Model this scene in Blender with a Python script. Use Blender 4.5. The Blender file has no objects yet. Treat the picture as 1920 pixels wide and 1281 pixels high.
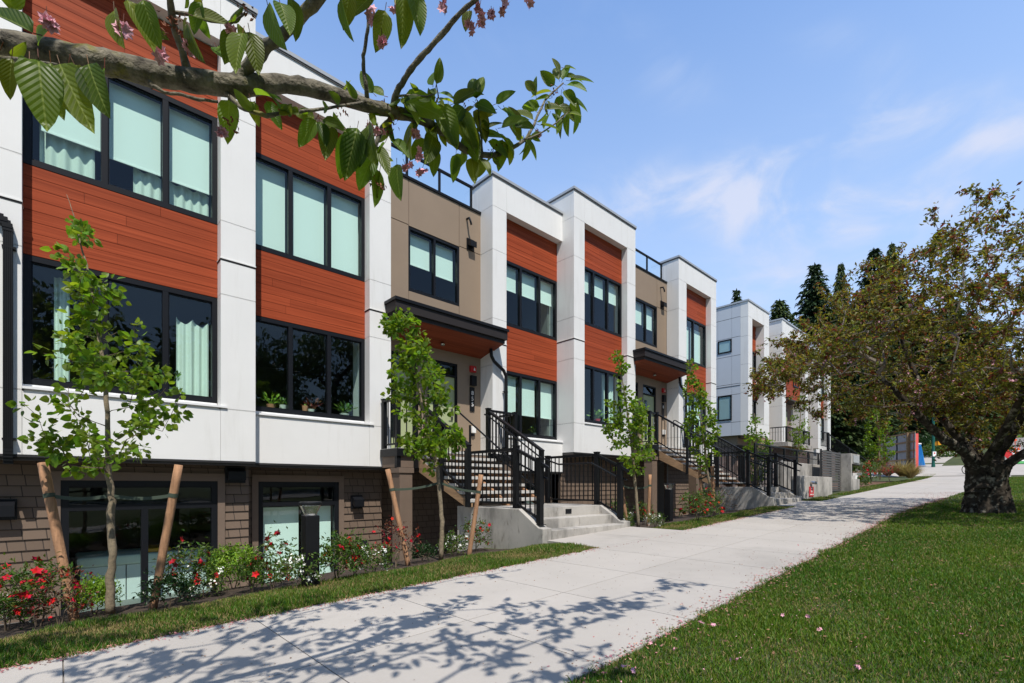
import bpy, math, random
import numpy as np
from mathutils import Vector
S=bpy.context.scene
COL=S.collection
R=random.Random(7); NR=np.random.default_rng(7)
# ------------------------------------------------------------------ camera, sky, sun, exposure
F=908.;CX=960.;HY=911.
TH=math.atan((1930.-CX)/F);sT=math.sin(TH);cT=math.cos(TH)
cd=bpy.data.cameras.new('camera');cam=bpy.data.objects.new('camera',cd);COL.objects.link(cam)
cd.sensor_width=36;cd.lens=36*F/1920;cd.shift_y=(HY-640.5)/1920
cd.clip_start=.05;cd.clip_end=1500
cam.location=(0,0,0);cam.rotation_euler=(math.radians(90),0,TH-math.radians(90))
S.camera=cam
SUN=Vector((.42,1,-1.7)).normalized()
sl=bpy.data.lights.new('sun','SUN');so=bpy.data.objects.new('sun',sl);COL.objects.link(so)
sl.energy=5.0;sl.angle=math.radians(.5);sl.color=(1,.945,.86)
so.rotation_euler=SUN.to_track_quat('-Z','Y').to_euler();so.location=(-8,-18,25)
S.view_settings.view_transform='Standard';S.view_settings.look='None'
S.view_settings.exposure=0.0;S.view_settings.gamma=1
W=bpy.data.worlds.new('World');S.world=W;W.use_nodes=True
def world():
    nt=W.node_tree;n=nt.nodes;l=nt.links;bg=n['Background'];bg.inputs['Strength'].default_value=.1
    sk=n.new('ShaderNodeTexSky');sk.sky_type='NISHITA';sk.sun_disc=False
    sk.sun_elevation=math.asin(-SUN.z);sk.sun_rotation=math.atan2(-SUN.x,-SUN.y)
    sk.air_density=1.0;sk.dust_density=.1;sk.ozone_density=1.6;sk.altitude=50
    def mth(op,a,b=None,c=None,clamp=False):
        q=n.new('ShaderNodeMath');q.operation=op;q.use_clamp=clamp
        for i,v in enumerate((a,b,c)):
            if v is None:continue
            if isinstance(v,(int,float)):q.inputs[i].default_value=v
            else:l.new(v,q.inputs[i])
        return q.outputs[0]
    def dot(vec):
        q=n.new('ShaderNodeVectorMath');q.operation='DOT_PRODUCT';l.new(tc.outputs['Generated'],q.inputs[0]);q.inputs[1].default_value=vec;return q.outputs['Value']
    tc=n.new('ShaderNodeTexCoord')
    def noise(sc,loc,scale,det,dist):
        mp=n.new('ShaderNodeMapping');mp.inputs['Scale'].default_value=sc;mp.inputs['Location'].default_value=loc;l.new(tc.outputs['Generated'],mp.inputs['Vector'])
        no=n.new('ShaderNodeTexNoise');no.inputs['Scale'].default_value=scale;no.inputs['Detail'].default_value=det;no.inputs['Roughness'].default_value=.55;no.inputs['Distortion'].default_value=dist;l.new(mp.outputs[0],no.inputs['Vector']);return no.outputs[0]
    nz=noise((1.5,1.5,3.0),(4.3,2.9,1.2),4.2,8,.6)
    # soft fair weather clouds at a few places in the northern sky
    tot=None
    for px,py,w,h,tilt,st in ((1300,362,250,58,-.12,1.0),(1560,405,220,62,-.10,.85),(1630,238,190,42,-.16,.60),(1225,118,150,62,-.55,.36),(1640,120,180,70,-.7,.36),(1900,242,110,44,-.15,.7),(1000,60,260,60,.2,.22),(1480,520,300,70,0,.45)):
        d=Vector(((px-CX)/F*sT+cT,sT-(px-CX)/F*cT,(HY-py)/F));L=d.length;d/=L
        rt=d.cross(Vector((0,0,1))).normalized();up=rt.cross(d);r2=rt*math.cos(tilt)+up*math.sin(tilt);u2=up*math.cos(tilt)-rt*math.sin(tilt);k=F*L
        x=mth('MULTIPLY',dot(r2),k/w);y=mth('MULTIPLY',dot(u2),k/h);q=mth('ADD',mth('MULTIPLY',x,x),mth('MULTIPLY',y,y))
        e=mth('MULTIPLY',mth('POWER',2.718,mth('MULTIPLY',q,-1.1)),st);e=mth('MULTIPLY',e,mth('GREATER_THAN',dot(d),.2))
        tot=e if tot is None else mth('ADD',tot,e)
    cl=n.new('ShaderNodeMapRange');cl.interpolation_type='SMOOTHSTEP';l.new(mth('MULTIPLY',tot,mth('ADD',mth('MULTIPLY',nz,3.6),-1.15)),cl.inputs[0]);cl.inputs[1].default_value=.05;cl.inputs[2].default_value=1.0;cl.inputs[3].default_value=0;cl.inputs[4].default_value=.85
    sx=n.new('ShaderNodeSeparateXYZ');l.new(tc.outputs['Generated'],sx.inputs[0])
    hz=n.new('ShaderNodeMapRange');hz.inputs[1].default_value=.10;hz.inputs[2].default_value=.70;hz.inputs[3].default_value=.97;hz.inputs[4].default_value=.10
    l.new(sx.outputs[2],hz.inputs[0])
    sd=n.new('ShaderNodeMapRange');sd.interpolation_type='SMOOTHSTEP';sd.inputs[1].default_value=-.35;sd.inputs[2].default_value=.30;sd.inputs[3].default_value=.22;sd.inputs[4].default_value=1;l.new(dot((.387,.922,0)),sd.inputs[0])
    hzo=mth('MULTIPLY',hz.outputs[0],sd.outputs[0])
    fac=mth('ADD',hzo,mth('MULTIPLY',cl.outputs[0],mth('SUBTRACT',1,hzo)),None,True)
    g=n.new('ShaderNodeMix');g.data_type='RGBA';g.blend_type='MULTIPLY';g.inputs[0].default_value=1;tn=n.new('ShaderNodeMix');tn.data_type='RGBA';l.new(sd.outputs[0],tn.inputs[0]);tn.inputs[6].default_value=(.55,.55,.55,1);tn.inputs[7].default_value=(2.35,2.7,3.05,1);l.new(tn.outputs[2],g.inputs[7])
    l.new(sk.outputs[0],g.inputs[6])
    c2=n.new('ShaderNodeMix');c2.data_type='RGBA';l.new(cl.outputs[0],c2.inputs[0]);c2.inputs[6].default_value=(5.5,6.9,9.3,1);c2.inputs[7].default_value=(7.4,7.8,9.5,1)
    mi=n.new('ShaderNodeMix');mi.data_type='RGBA';l.new(fac,mi.inputs[0]);l.new(g.outputs[2],mi.inputs[6]);l.new(c2.outputs[2],mi.inputs[7])
    l.new(mi.outputs[2],bg.inputs['Color'])
world()
S.render.engine='CYCLES'
cy=S.cycles;cy.use_denoising=True;cy.max_bounces=8;cy.transparent_max_bounces=24;cy.diffuse_bounces=3;cy.glossy_bounces=4;cy.transmission_bounces=4
cy.caustics_reflective=False;cy.caustics_refractive=False;cy.sample_clamp_indirect=6
# ------------------------------------------------------------------ photo pixel -> place
def Wf(px,py,f):
    r=(px-CX)/F;return Vector((f*(r*sT+cT),f*(sT-r*cT),f*(HY-py)/F))
def Wy(px,py,Y):
    r=(px-CX)/F;return Wf(px,py,Y/(sT-r*cT))
def proj(p):
    fw=p[0]*cT+p[1]*sT;ri=p[0]*sT-p[1]*cT
    if fw<.02:return None
    return (CX+F*ri/fw,HY-F*p[2]/fw,fw)
def base_z(X):
    z=-1.13+.0367*X
    if X>44:z+=.075*(X-44)**1.0*min(1,(X-44)/14)
    return z
def gz(X,Y):
    z=base_z(X)
    if X<21.0 and Y>4.6:
        t=min(1,max(0,(Y-4.6)/2.2));z-=.22*t*t*(3-2*t)
    return z
def Wg(px,py):
    r=(px-CX)/F;a=(HY-py)/F;f=3.
    for _ in range(60):
        X=f*(r*sT+cT);Y=f*(sT-r*cT);z=gz(X,Y)
        fn=z/a if abs(a)>1e-4 else f
        f=f*.6+.4*max(.5,min(fn,200))
    return Wf(px,py,f),f
# ------------------------------------------------------------------ materials
def mat(name,col,rough=.6,metal=0.,var=0.,vs=4.,vscale=(1,1,1),bump=0.,bs=60.,island=0.,spec=.5,hue=0.,col2=None):
    m=bpy.data.materials.new(name);m.use_nodes=True;nt=m.node_tree;n=nt.nodes;l=nt.links;p=n['Principled BSDF']
    p.inputs['Roughness'].default_value=rough;p.inputs['Metallic'].default_value=metal;p.inputs['Specular IOR Level'].default_value=spec
    c=(*col,1);p.inputs['Base Color'].default_value=c
    geo=n.new('ShaderNodeNewGeometry');out=None
    if var or col2:
        mp=n.new('ShaderNodeMapping');mp.inputs['Scale'].default_value=vscale;l.new(geo.outputs['Position'],mp.inputs['Vector'])
        no=n.new('ShaderNodeTexNoise');no.inputs['Scale'].default_value=vs;no.inputs['Detail'].default_value=6;no.inputs['Roughness'].default_value=.6;l.new(mp.outputs[0],no.inputs['Vector'])
        mr=n.new('ShaderNodeMapRange');mr.inputs[1].default_value=.3;mr.inputs[2].default_value=.7;l.new(no.outputs[0],mr.inputs[0])
        mi=n.new('ShaderNodeMix');mi.data_type='RGBA';l.new(mr.outputs[0],mi.inputs[0])
        lo=[x*(1-var) for x in col];hi=list(col2) if col2 else [min(1,x*(1+var)) for x in col]
        mi.inputs[6].default_value=(*lo,1);mi.inputs[7].default_value=(*hi,1);out=mi.outputs[2]
    if island:
        hs=n.new('ShaderNodeHueSaturation')
        a=n.new('ShaderNodeMapRange');a.inputs[3].default_value=1-island;a.inputs[4].default_value=1+island;l.new(geo.outputs['Random Per Island'],a.inputs[0]);l.new(a.outputs[0],hs.inputs['Value'])
        if hue:
            w=n.new('ShaderNodeTexWhiteNoise');w.noise_dimensions='1D';l.new(geo.outputs['Random Per Island'],w.inputs['W'])
            b=n.new('ShaderNodeMapRange');b.inputs[3].default_value=.5-hue;b.inputs[4].default_value=.5+hue;l.new(w.outputs[0],b.inputs[0]);l.new(b.outputs[0],hs.inputs['Hue'])
        if out is not None:l.new(out,hs.inputs['Color'])
        else:hs.inputs['Color'].default_value=c
        out=hs.outputs[0]
    if out is not None:l.new(out,p.inputs['Base Color'])
    if bump:
        no=n.new('ShaderNodeTexNoise');no.inputs['Scale'].default_value=bs;no.inputs['Detail'].default_value=5;l.new(geo.outputs['Position'],no.inputs['Vector'])
        b=n.new('ShaderNodeBump');b.inputs['Strength'].default_value=bump;b.inputs['Distance'].default_value=.01;l.new(no.outputs[0],b.inputs['Height']);l.new(b.outputs[0],p.inputs['Normal'])
    return m
def leafmat(name,col,tr,island=.35,hue=.025,mixf=.4,rough=.45,spec=.4):
    m=mat(name,col,rough,island=island,hue=hue,spec=spec);nt=m.node_tree;n=nt.nodes;l=nt.links;p=n['Principled BSDF']
    t=n.new('ShaderNodeBsdfTranslucent');hs=[x for x in n if x.type=='HUE_SAT'][0]
    mi=n.new('ShaderNodeMix');mi.data_type='RGBA';mi.blend_type='MULTIPLY';mi.inputs[0].default_value=1;mi.inputs[7].default_value=(*tr,1)
    l.new(hs.outputs[0],mi.inputs[6]);l.new(mi.outputs[2],t.inputs[0])
    ms=n.new('ShaderNodeMixShader');ms.inputs[0].default_value=mixf;l.new(p.outputs[0],ms.inputs[1]);l.new(t.outputs[0],ms.inputs[2])
    l.new(ms.outputs[0],n['Material Output'].inputs[0]);return m
def glassmat(name,tint,ior=1.6):
    m=bpy.data.materials.new(name);m.use_nodes=True;nt=m.node_tree;n=nt.nodes;l=nt.links
    n.remove(n['Principled BSDF'])
    t=n.new('ShaderNodeBsdfTransparent');t.inputs[0].default_value=(*tint,1)
    g=n.new('ShaderNodeBsdfGlossy');g.inputs['Roughness'].default_value=0.0;g.inputs[0].default_value=(.95,.98,1,1)
    f=n.new('ShaderNodeFresnel');f.inputs[0].default_value=ior
    tc=n.new('ShaderNodeNewGeometry');no=n.new('ShaderNodeTexNoise');no.inputs['Scale'].default_value=1.1;no.inputs['Detail'].default_value=1;l.new(tc.outputs['Position'],no.inputs['Vector'])
    b=n.new('ShaderNodeBump');b.inputs['Strength'].default_value=.06;b.inputs['Distance'].default_value=.05;l.new(no.outputs[0],b.inputs['Height']);l.new(b.outputs[0],g.inputs['Normal'])
    iv=n.new('ShaderNodeMath');iv.operation='SUBTRACT';iv.inputs[0].default_value=1;l.new(tc.outputs['Backfacing'],iv.inputs[1])
    mu=n.new('ShaderNodeMath');mu.operation='MULTIPLY';l.new(f.outputs[0],mu.inputs[0]);l.new(iv.outputs[0],mu.inputs[1])
    ms=n.new('ShaderNodeMixShader');l.new(mu.outputs[0],ms.inputs[0]);l.new(t.outputs[0],ms.inputs[1]);l.new(g.outputs[0],ms.inputs[2])
    l.new(ms.outputs[0],n['Material Output'].inputs[0]);return m
def woodsiding(name,c1,c2,axis=(.55,4,38)):
    m=mat(name,c1,.55,var=.01,vs=1.0,vscale=axis,col2=c2,bump=.06,bs=90,spec=.12,island=.11)
    return m
def brickmat(name,c1,c2,mortar,bw,bh,ms=.012,bias=0.,xy=True):
    m=mat(name,c1,.8);nt=m.node_tree;n=nt.nodes;l=nt.links;p=n['Principled BSDF']
    geo=[x for x in n if x.type=='NEW_GEOMETRY'][0]
    sx=n.new('ShaderNodeSeparateXYZ');l.new(geo.outputs['Position'],sx.inputs[0])
    ad=n.new('ShaderNodeMath');ad.operation='ADD';l.new(sx.outputs[0],ad.inputs[0]);l.new(sx.outputs[1],ad.inputs[1])
    cb=n.new('ShaderNodeCombineXYZ');l.new(ad.outputs[0],cb.inputs[0]);l.new(sx.outputs[2],cb.inputs[1])
    br=n.new('ShaderNodeTexBrick');br.inputs['Scale'].default_value=1;br.inputs['Brick Width'].default_value=bw;br.inputs['Row Height'].default_value=bh
    br.inputs['Mortar Size'].default_value=ms;br.inputs['Color1'].default_value=(*c1,1);br.inputs['Color2'].default_value=(*c2,1);br.inputs['Mortar'].default_value=(*mortar,1)
    br.inputs['Bias'].default_value=bias;br.inputs['Mortar Smooth'].default_value=.1;br.offset=.42;br.squash=.72;br.squash_frequency=3
    l.new(cb.outputs[0],br.inputs[0]);l.new(br.outputs['Color'],p.inputs['Base Color'])
    b=n.new('ShaderNodeBump');b.invert=True;b.inputs['Strength'].default_value=.6;b.inputs['Distance'].default_value=.01;l.new(br.outputs['Fac'],b.inputs['Height']);l.new(b.outputs[0],p.inputs['Normal'])
    return m
def blotch(m,col,scale,lo,hi,vscale=(1,1,1),detail=6):
    """irregular stains / patches of another colour laid over a material"""
    nt=m.node_tree;n=nt.nodes;l=nt.links;p=n['Principled BSDF'];inp=p.inputs['Base Color']
    geo=[x for x in n if x.type=='NEW_GEOMETRY'][0]
    mp=n.new('ShaderNodeMapping');mp.inputs['Scale'].default_value=vscale;mp.inputs['Location'].default_value=(3.1,7.7,1.3);l.new(geo.outputs['Position'],mp.inputs['Vector'])
    no=n.new('ShaderNodeTexNoise');no.inputs['Scale'].default_value=scale;no.inputs['Detail'].default_value=detail;no.inputs['Roughness'].default_value=.65;l.new(mp.outputs[0],no.inputs['Vector'])
    mr=n.new('ShaderNodeMapRange');mr.inputs[1].default_value=lo;mr.inputs[2].default_value=hi;mr.interpolation_type='SMOOTHSTEP';l.new(no.outputs[0],mr.inputs[0])
    mi=n.new('ShaderNodeMix');mi.data_type='RGBA';l.new(mr.outputs[0],mi.inputs[0]);mi.inputs[7].default_value=(*col,1)
    if inp.is_linked:
        src=inp.links[0].from_socket;l.new(src,mi.inputs[6])
    else:mi.inputs[6].default_value=inp.default_value
    l.new(mi.outputs[2],inp)
M={}
M['white']=mat('white_panel',(.79,.785,.77),.5,var=.025,vs=1.2,bump=.03,bs=25)
M['trimwhite']=mat('white_trim',(.82,.82,.82),.4)
M['grey_panel']=mat('grey_panel',(.56,.60,.66),.5,var=.02,vs=1.3)
M['gap']=mat('panel_joint',(.10,.10,.105),.8)
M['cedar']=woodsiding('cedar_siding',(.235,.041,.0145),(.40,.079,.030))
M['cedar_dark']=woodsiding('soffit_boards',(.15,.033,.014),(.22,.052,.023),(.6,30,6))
M['tan']=mat('tan_panel',(.275,.205,.145),.65,var=.04,vs=1.5)
M['tantrim']=mat('tan_trim',(.20,.145,.11),.7,var=.05,vs=3)
M['taupe']=mat('taupe_trim',(.165,.118,.088),.7,var=.06,vs=5)
M['shingle']=brickmat('shingles',(.132,.092,.066),(.165,.116,.084),(.040,.029,.023),.25,.152,.006)
M['brick']=brickmat('brown_brick',(.17,.10,.085),(.24,.15,.125),(.26,.23,.21),.21,.072,.010)
M['black']=mat('black_metal',(.008,.0085,.010),.45,spec=.22,var=.1,vs=3)
M['frame']=mat('window_frame_metal',(.008,.009,.012),.42,spec=.25)
M['darkfascia']=mat('dark_fascia',(.027,.023,.023),.6,spec=.2,var=.08,vs=3)
M['soffit']=mat('dark_soffit',(.05,.046,.044),.8)
M['inside']=mat('room_paint',(.16,.16,.155),.9)
M['blind']=mat('roller_blind',(.90,.915,.89),.85,bump=.03,bs=60)
M['curtain']=mat('sheer_curtain',(.72,.76,.70),.9)
M['glass']=glassmat('tinted_glass',(.91,.992,.972),1.62)
M['clear']=glassmat('clear_glass',(.95,.985,.985),1.5)
M['cap']=mat('grey_coping',(.48,.49,.50),.35,metal=.3)
M['concrete']=mat('concrete',(.44,.415,.38),.85,var=.12,vs=2.2,bump=.25,bs=70)
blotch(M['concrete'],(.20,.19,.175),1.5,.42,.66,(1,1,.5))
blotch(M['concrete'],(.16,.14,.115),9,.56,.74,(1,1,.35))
M['tread']=mat('precast_tread',(.50,.485,.46),.8,var=.08,vs=9,bump=.15,bs=90)
M['slab']=mat('sidewalk_concrete',(.42,.388,.350),.88,island=.045,var=.07,vs=.8,bump=.22,bs=120)
blotch(M['slab'],(.32,.295,.265),.55,.55,.80)
blotch(M['slab'],(.30,.25,.22),22,.70,.76)
M['slabgap']=mat('slab_joint',(.20,.18,.16),.9)
M['soil']=mat('soil',(.045,.03,.021),.95,var=.5,vs=14,bump=1.0,bs=40)
M['ground']=mat('lawn_ground',(.042,.070,.014),.95,var=.4,vs=1.4,col2=(.080,.092,.028),bump=.8,bs=40)
M['mulch']=mat('bark_mulch',(.14,.075,.045),.95,var=.5,vs=9,bump=.8,bs=30)
M['asphalt']=mat('asphalt',(.24,.225,.215),.9,var=.15,vs=1.5,bump=.2,bs=80)
M['paint']=mat('road_paint',(.75,.75,.73),.7)
M['green_paint']=mat('green_lane_paint',(.07,.36,.09),.7)
M['stake']=mat('stake_wood',(.36,.195,.105),.85,var=.35,vs=6,vscale=(6,6,.7),bump=.4,bs=50)
M['lumber']=mat('lumber',(.32,.20,.11),.85,var=.3,vs=4,vscale=(1,1,5))
M['strap']=mat('strap_rubber',(.045,.065,.045),.7)
M['bark']=mat('young_bark',(.22,.175,.115),.9,var=.4,vs=30,bump=.5,bs=120)
M['twig']=mat('twig_bark',(.13,.095,.065),.85,var=.4,vs=20)
M['cherrybark']=mat('cherry_bark',(.105,.085,.062),.9,var=.65,vs=26,bump=1.0,bs=70,col2=(.27,.24,.18))
blotch(M['cherrybark'],(.17,.155,.030),7,.55,.68)
M['trunkbark']=mat('old_bark',(.020,.016,.012),.95,var=.6,vs=8,bump=1.0,bs=26,col2=(.085,.070,.055),spec=.15)
blotch(M['trunkbark'],(.25,.23,.185),8,.53,.66)
M['cherrytwig']=mat('cherry_twig',(.20,.165,.135),.85,var=.4,vs=30)
M['petal_pink']=mat('pink_blossom',(.72,.36,.44),.6,island=.25)
M['calyx']=mat('dry_calyx',(.22,.075,.035),.8,island=.4)
M['fallen']=mat('fallen_petals',(.40,.17,.15),.8,island=.45,hue=.04)
M['debris']=mat('brown_debris',(.20,.105,.055),.9,island=.5)
M['leaf_young']=leafmat('young_leaf',(.125,.215,.018),(2.0,1.8,.8),.40,.025,.48,.42,.35)
M['leaf_cherry']=leafmat('cherry_leaf',(.075,.120,.015),(3.4,2.9,.8),.45,.03,.50,.42,.35)
def veins(m):
    nt=m.node_tree;n=nt.nodes;l=nt.links;p=n['Principled BSDF'];hs=[x for x in n if x.type=='HUE_SAT'][0]
    at=n.new('ShaderNodeAttribute');at.attribute_name='leafuv';sx=n.new('ShaderNodeSeparateXYZ');l.new(at.outputs['Vector'],sx.inputs[0])
    def m2(op,a,b=None,c=None):
        q=n.new('ShaderNodeMath');q.operation=op
        for i,v in enumerate((a,b,c)):
            if v is None:continue
            if isinstance(v,(int,float)):q.inputs[i].default_value=v
            else:l.new(v,q.inputs[i])
        return q.outputs[0]
    av=m2('ABSOLUTE',sx.outputs[1]);t=m2('FRACT',m2('MULTIPLY',m2('SUBTRACT',sx.outputs[0],m2('MULTIPLY',av,.75)),10.0));d=m2('ABSOLUTE',m2('SUBTRACT',t,.5))
    vein=m2('MULTIPLY',m2('LESS_THAN',d,.06),.45);mid=m2('LESS_THAN',av,.022);f=m2('MAXIMUM',vein,mid)
    mi=n.new('ShaderNodeMix');mi.data_type='RGBA';l.new(f,mi.inputs[0]);mi.inputs[7].default_value=(.24,.30,.075,1);l.new(hs.outputs[0],mi.inputs[6]);l.new(mi.outputs[2],p.inputs['Base Color'])
    bp=n.new('ShaderNodeBump');bp.inputs['Strength'].default_value=.55;bp.inputs['Distance'].default_value=.004;l.new(m2('ABSOLUTE',m2('SUBTRACT',t,.5)),bp.inputs['Height']);l.new(bp.outputs[0],p.inputs['Normal'])
veins(M['leaf_cherry'])
M['leaf_crown']=leafmat('cherry_crown_leaf',(.155,.162,.026),(2.0,1.7,.7),.65,.045,.42,.5,.35)
M['leaf_bronze']=leafmat('bronze_leaf',(.16,.065,.026),(1.6,1.2,.8),.5,.04,.4,.5,.3)
M['leaf_box']=leafmat('bright_shrub_leaf',(.20,.33,.03),(1.5,1.5,.7),.35,.02,.35)
M['leaf_azalea']=leafmat('azalea_leaf',(.075,.135,.020),(1.7,1.7,.8),.45,.04,.35)
M['leaf_dark']=leafmat('dark_leaf',(.018,.05,.012),(1.4,1.6,.8),.4,.02,.25,.35)
M['leaf_red']=leafmat('reddish_leaf',(.17,.05,.03),(1.4,1.1,.8),.45,.04,.35)
M['leaf_bare']=leafmat('brown_leaf',(.13,.065,.035),(1.3,1.2,.9),.4,.03,.2)
M['conifer']=leafmat('conifer_needles',(.036,.064,.028),(1.3,1.3,.9),.5,.03,.15,.6,.2)
M['conifer2']=leafmat('cedar_needles',(.056,.086,.028),(1.3,1.3,.9),.5,.03,.15,.6,.2)
M['leaf_broad']=leafmat('broad_leaf',(.04,.075,.018),(1.6,1.5,.8),.4,.03,.3)
M['grass']=leafmat('grass_blade',(.066,.140,.012),(1.7,1.6,.8),.45,.035,.35,.5,.3)
blotch(M['white'],(.70,.69,.665),2.6,.50,.78,(1.6,1.6,.16))
M['grass_light']=leafmat('light_grass_blade',(.125,.20,.020),(1.7,1.6,.8),.35,.03,.35,.5,.3)
M['dry']=leafmat('dry_grass_blade',(.30,.235,.10),(1.2,1.2,.9),.3,.02,.3,.7,.2)
M['red']=mat('azalea_red',(.46,.008,.020),.6,island=.35,hue=.015,spec=.2)
M['whiteflower']=mat('white_flower',(.85,.85,.80),.6,island=.1)
M['door']=mat('olive_door',(.37,.42,.23),.45)
M['redplastic']=mat('red_alarm',(.55,.02,.02),.35)
M['whiteplastic']=mat('white_plastic',(.8,.8,.78),.4)
M['steel']=mat('steel',(.55,.55,.55),.25,metal=1)
M['lens']=mat('lamp_reflector',(.72,.72,.72),.25,metal=.8)
M['boardgrey']=mat('hoarding_board',(.42,.36,.355),.85,var=.1,vs=3)
M['coral']=mat('coral_banner',(.80,.115,.105),.6)
M['blue']=mat('blue_plastic',(.015,.20,.55),.45)
M['polegreen']=mat('green_pole',(.005,.10,.075),.4)
M['yellow']=mat('yellow_signal',(.75,.33,.015),.5)
M['orange']=mat('orange_plastic',(.85,.10,.02),.5)
M['signred']=mat('sign_red',(.60,.025,.03),.5)
M['reflect']=mat('reflective_white',(.85,.85,.85),.4)
M['slat']=mat('grey_slats',(.085,.082,.080),.6,var=.15,vs=5)
M['terracotta']=mat('terracotta',(.55,.24,.13),.8)
M['potwhite']=mat('white_pot',(.7,.68,.62),.6)
M['tyre']=mat('tyre_rubber',(.012,.012,.012),.8)
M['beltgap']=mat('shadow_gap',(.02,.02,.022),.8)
# ------------------------------------------------------------------ mesh helpers
def wloc(o):
    v=Vector((0,0,0))
    while o is not None:v+=o.location;o=o.parent
    return v
class MB:
    def __init__(s):s.v=[];s.f=[];s.m=[];s.blk=[];s.uv=[]
    def poly(s,pts,m=0):
        b=len(s.v);s.v+=[tuple(p) for p in pts];s.f.append(tuple(range(b,b+len(pts))));s.m.append(m)
    def hexa(s,p,m=0):  # 8 corners: bottom ring 0-3, top ring 4-7
        b=len(s.v);s.v+=[tuple(q) for q in p]
        for q in ((3,2,1,0),(4,5,6,7),(0,1,5,4),(1,2,6,5),(2,3,7,6),(3,0,4,7)):
            s.f.append(tuple(b+i for i in q));s.m.append(m)
    def box(s,x0,x1,y0,y1,z0,z1,m=0):
        s.hexa([(x0,y0,z0),(x1,y0,z0),(x1,y1,z0),(x0,y1,z0),(x0,y0,z1),(x1,y0,z1),(x1,y1,z1),(x0,y1,z1)],m)
    def bar(s,a,b,w,h,m=0,up=(0,0,1)):
        a=Vector(a);b=Vector(b);d=(b-a).normalized();u=Vector(up)
        if abs(d.dot(u))>.98:u=Vector((0,1,0))
        sd=d.cross(u).normalized();u=sd.cross(d).normalized();sd*=w/2;u*=h/2
        s.hexa([a-sd-u,a+sd-u,b+sd-u,b-sd-u,a-sd+u,a+sd+u,b+sd+u,b-sd+u],m)
    def prism(s,pts,vec,m=0):
        b=len(s.v);n=len(pts);vec=Vector(vec);s.v+=[tuple(p) for p in pts]+[tuple(Vector(p)+vec) for p in pts]
        s.f.append(tuple(range(b+n-1,b-1,-1)));s.m.append(m);s.f.append(tuple(range(b+n,b+2*n)));s.m.append(m)
        for i in range(n):
            j=(i+1)%n;s.f.append((b+i,b+j,b+n+j,b+n+i));s.m.append(m)
    def tube(s,pts,rad,n=8,m=0,cap=True,rough=0.):
        pts=[Vector(p) for p in pts];k=len(pts)
        if not hasattr(rad,'__len__'):rad=[rad]*k
        b=len(s.v);ref=None
        for i,p in enumerate(pts):
            d=(pts[min(i+1,k-1)]-pts[max(i-1,0)]).normalized()
            if ref is None:
                ref=d.orthogonal().normalized()
            ref=(ref-d*ref.dot(d)).normalized();q=d.cross(ref)
            for j in range(n):
                a=2*math.pi*j/n;rr=rad[i]*(1+rough*R.uniform(-1,1));s.v.append(tuple(p+(ref*math.cos(a)+q*math.sin(a))*rr))
        for i in range(k-1):
            for j in range(n):
                j2=(j+1)%n;s.f.append((b+i*n+j,b+i*n+j2,b+(i+1)*n+j2,b+(i+1)*n+j));s.m.append(m)
        if cap:
            s.f.append(tuple(b+j for j in range(n-1,-1,-1)));s.m.append(m);s.f.append(tuple(b+(k-1)*n+j for j in range(n)));s.m.append(m)
    def lathe(s,prof,c,n=16,m=0):
        c=Vector(c);b=len(s.v);k=len(prof)
        for r,z in prof:
            for j in range(n):
                a=2*math.pi*j/n;s.v.append((c.x+r*math.cos(a),c.y+r*math.sin(a),c.z+z))
        for i in range(k-1):
            for j in range(n):
                j2=(j+1)%n;s.f.append((b+i*n+j,b+i*n+j2,b+(i+1)*n+j2,b+(i+1)*n+j));s.m.append(m)
        s.f.append(tuple(b+j for j in range(n-1,-1,-1)));s.m.append(m);s.f.append(tuple(b+(k-1)*n+j for j in range(n)));s.m.append(m)
    def add(s,V,T,m=0,uv=None):
        s.blk.append((np.asarray(V,dtype=np.float32),np.asarray(T,dtype=np.int32),m))
        if uv is not None:s.uv.append((len(s.blk)-1,uv))
    def build(s,name,mats,parent=None,smooth=False,bevel=0):
        if not isinstance(mats,(list,tuple)):mats=[mats]
        me=bpy.data.meshes.new(name)
        vs=[np.array(s.v,dtype=np.float32).reshape(-1,3)];lo=[np.array([i for f in s.f for i in f],dtype=np.int32)];tot=[np.array([len(f) for f in s.f],dtype=np.int32)];mi=[np.array(s.m,dtype=np.int32)]
        off=len(s.v)
        for V,T,m in s.blk:
            vs.append(V);lo.append((T+off).ravel());tot.append(np.full(len(T),T.shape[1],np.int32));mi.append(np.full(len(T),m,np.int32));off+=len(V)
        V=np.concatenate(vs);L=np.concatenate(lo);T=np.concatenate(tot);MI=np.concatenate(mi)
        if parent is not None:V=V-np.array(wloc(parent),dtype=np.float32)
        me.vertices.add(len(V));me.vertices.foreach_set('co',V.ravel());me.loops.add(len(L));me.loops.foreach_set('vertex_index',L)
        st=np.concatenate([[0],np.cumsum(T)[:-1]]).astype(np.int32)
        me.polygons.add(len(T));me.polygons.foreach_set('loop_start',st);me.polygons.foreach_set('loop_total',T);me.polygons.foreach_set('material_index',MI)
        me.polygons.foreach_set('use_smooth',(T<=4)&bool(smooth))
        if s.uv:
            A=np.zeros((len(V),3),np.float32);at=me.attributes.new('leafuv','FLOAT_VECTOR','POINT');offs=np.cumsum([len(s.v)]+[len(q[0]) for q in s.blk])
            for bi,tv in s.uv:
                k=len(s.blk[bi][0]);A[offs[bi]:offs[bi]+k]=np.tile(tv,(k//len(tv),1))
            at.data.foreach_set('vector',A.ravel())
        for q in mats:me.materials.append(M[q] if isinstance(q,str) else q)
        me.update(calc_edges=True)
        o=bpy.data.objects.new(name,me);COL.objects.link(o)
        if parent is not None:o.parent=parent
        if bevel:
            b=o.modifiers.new('bevel','BEVEL');b.width=bevel;b.segments=2;b.limit_method='ANGLE'
        return o
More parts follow.
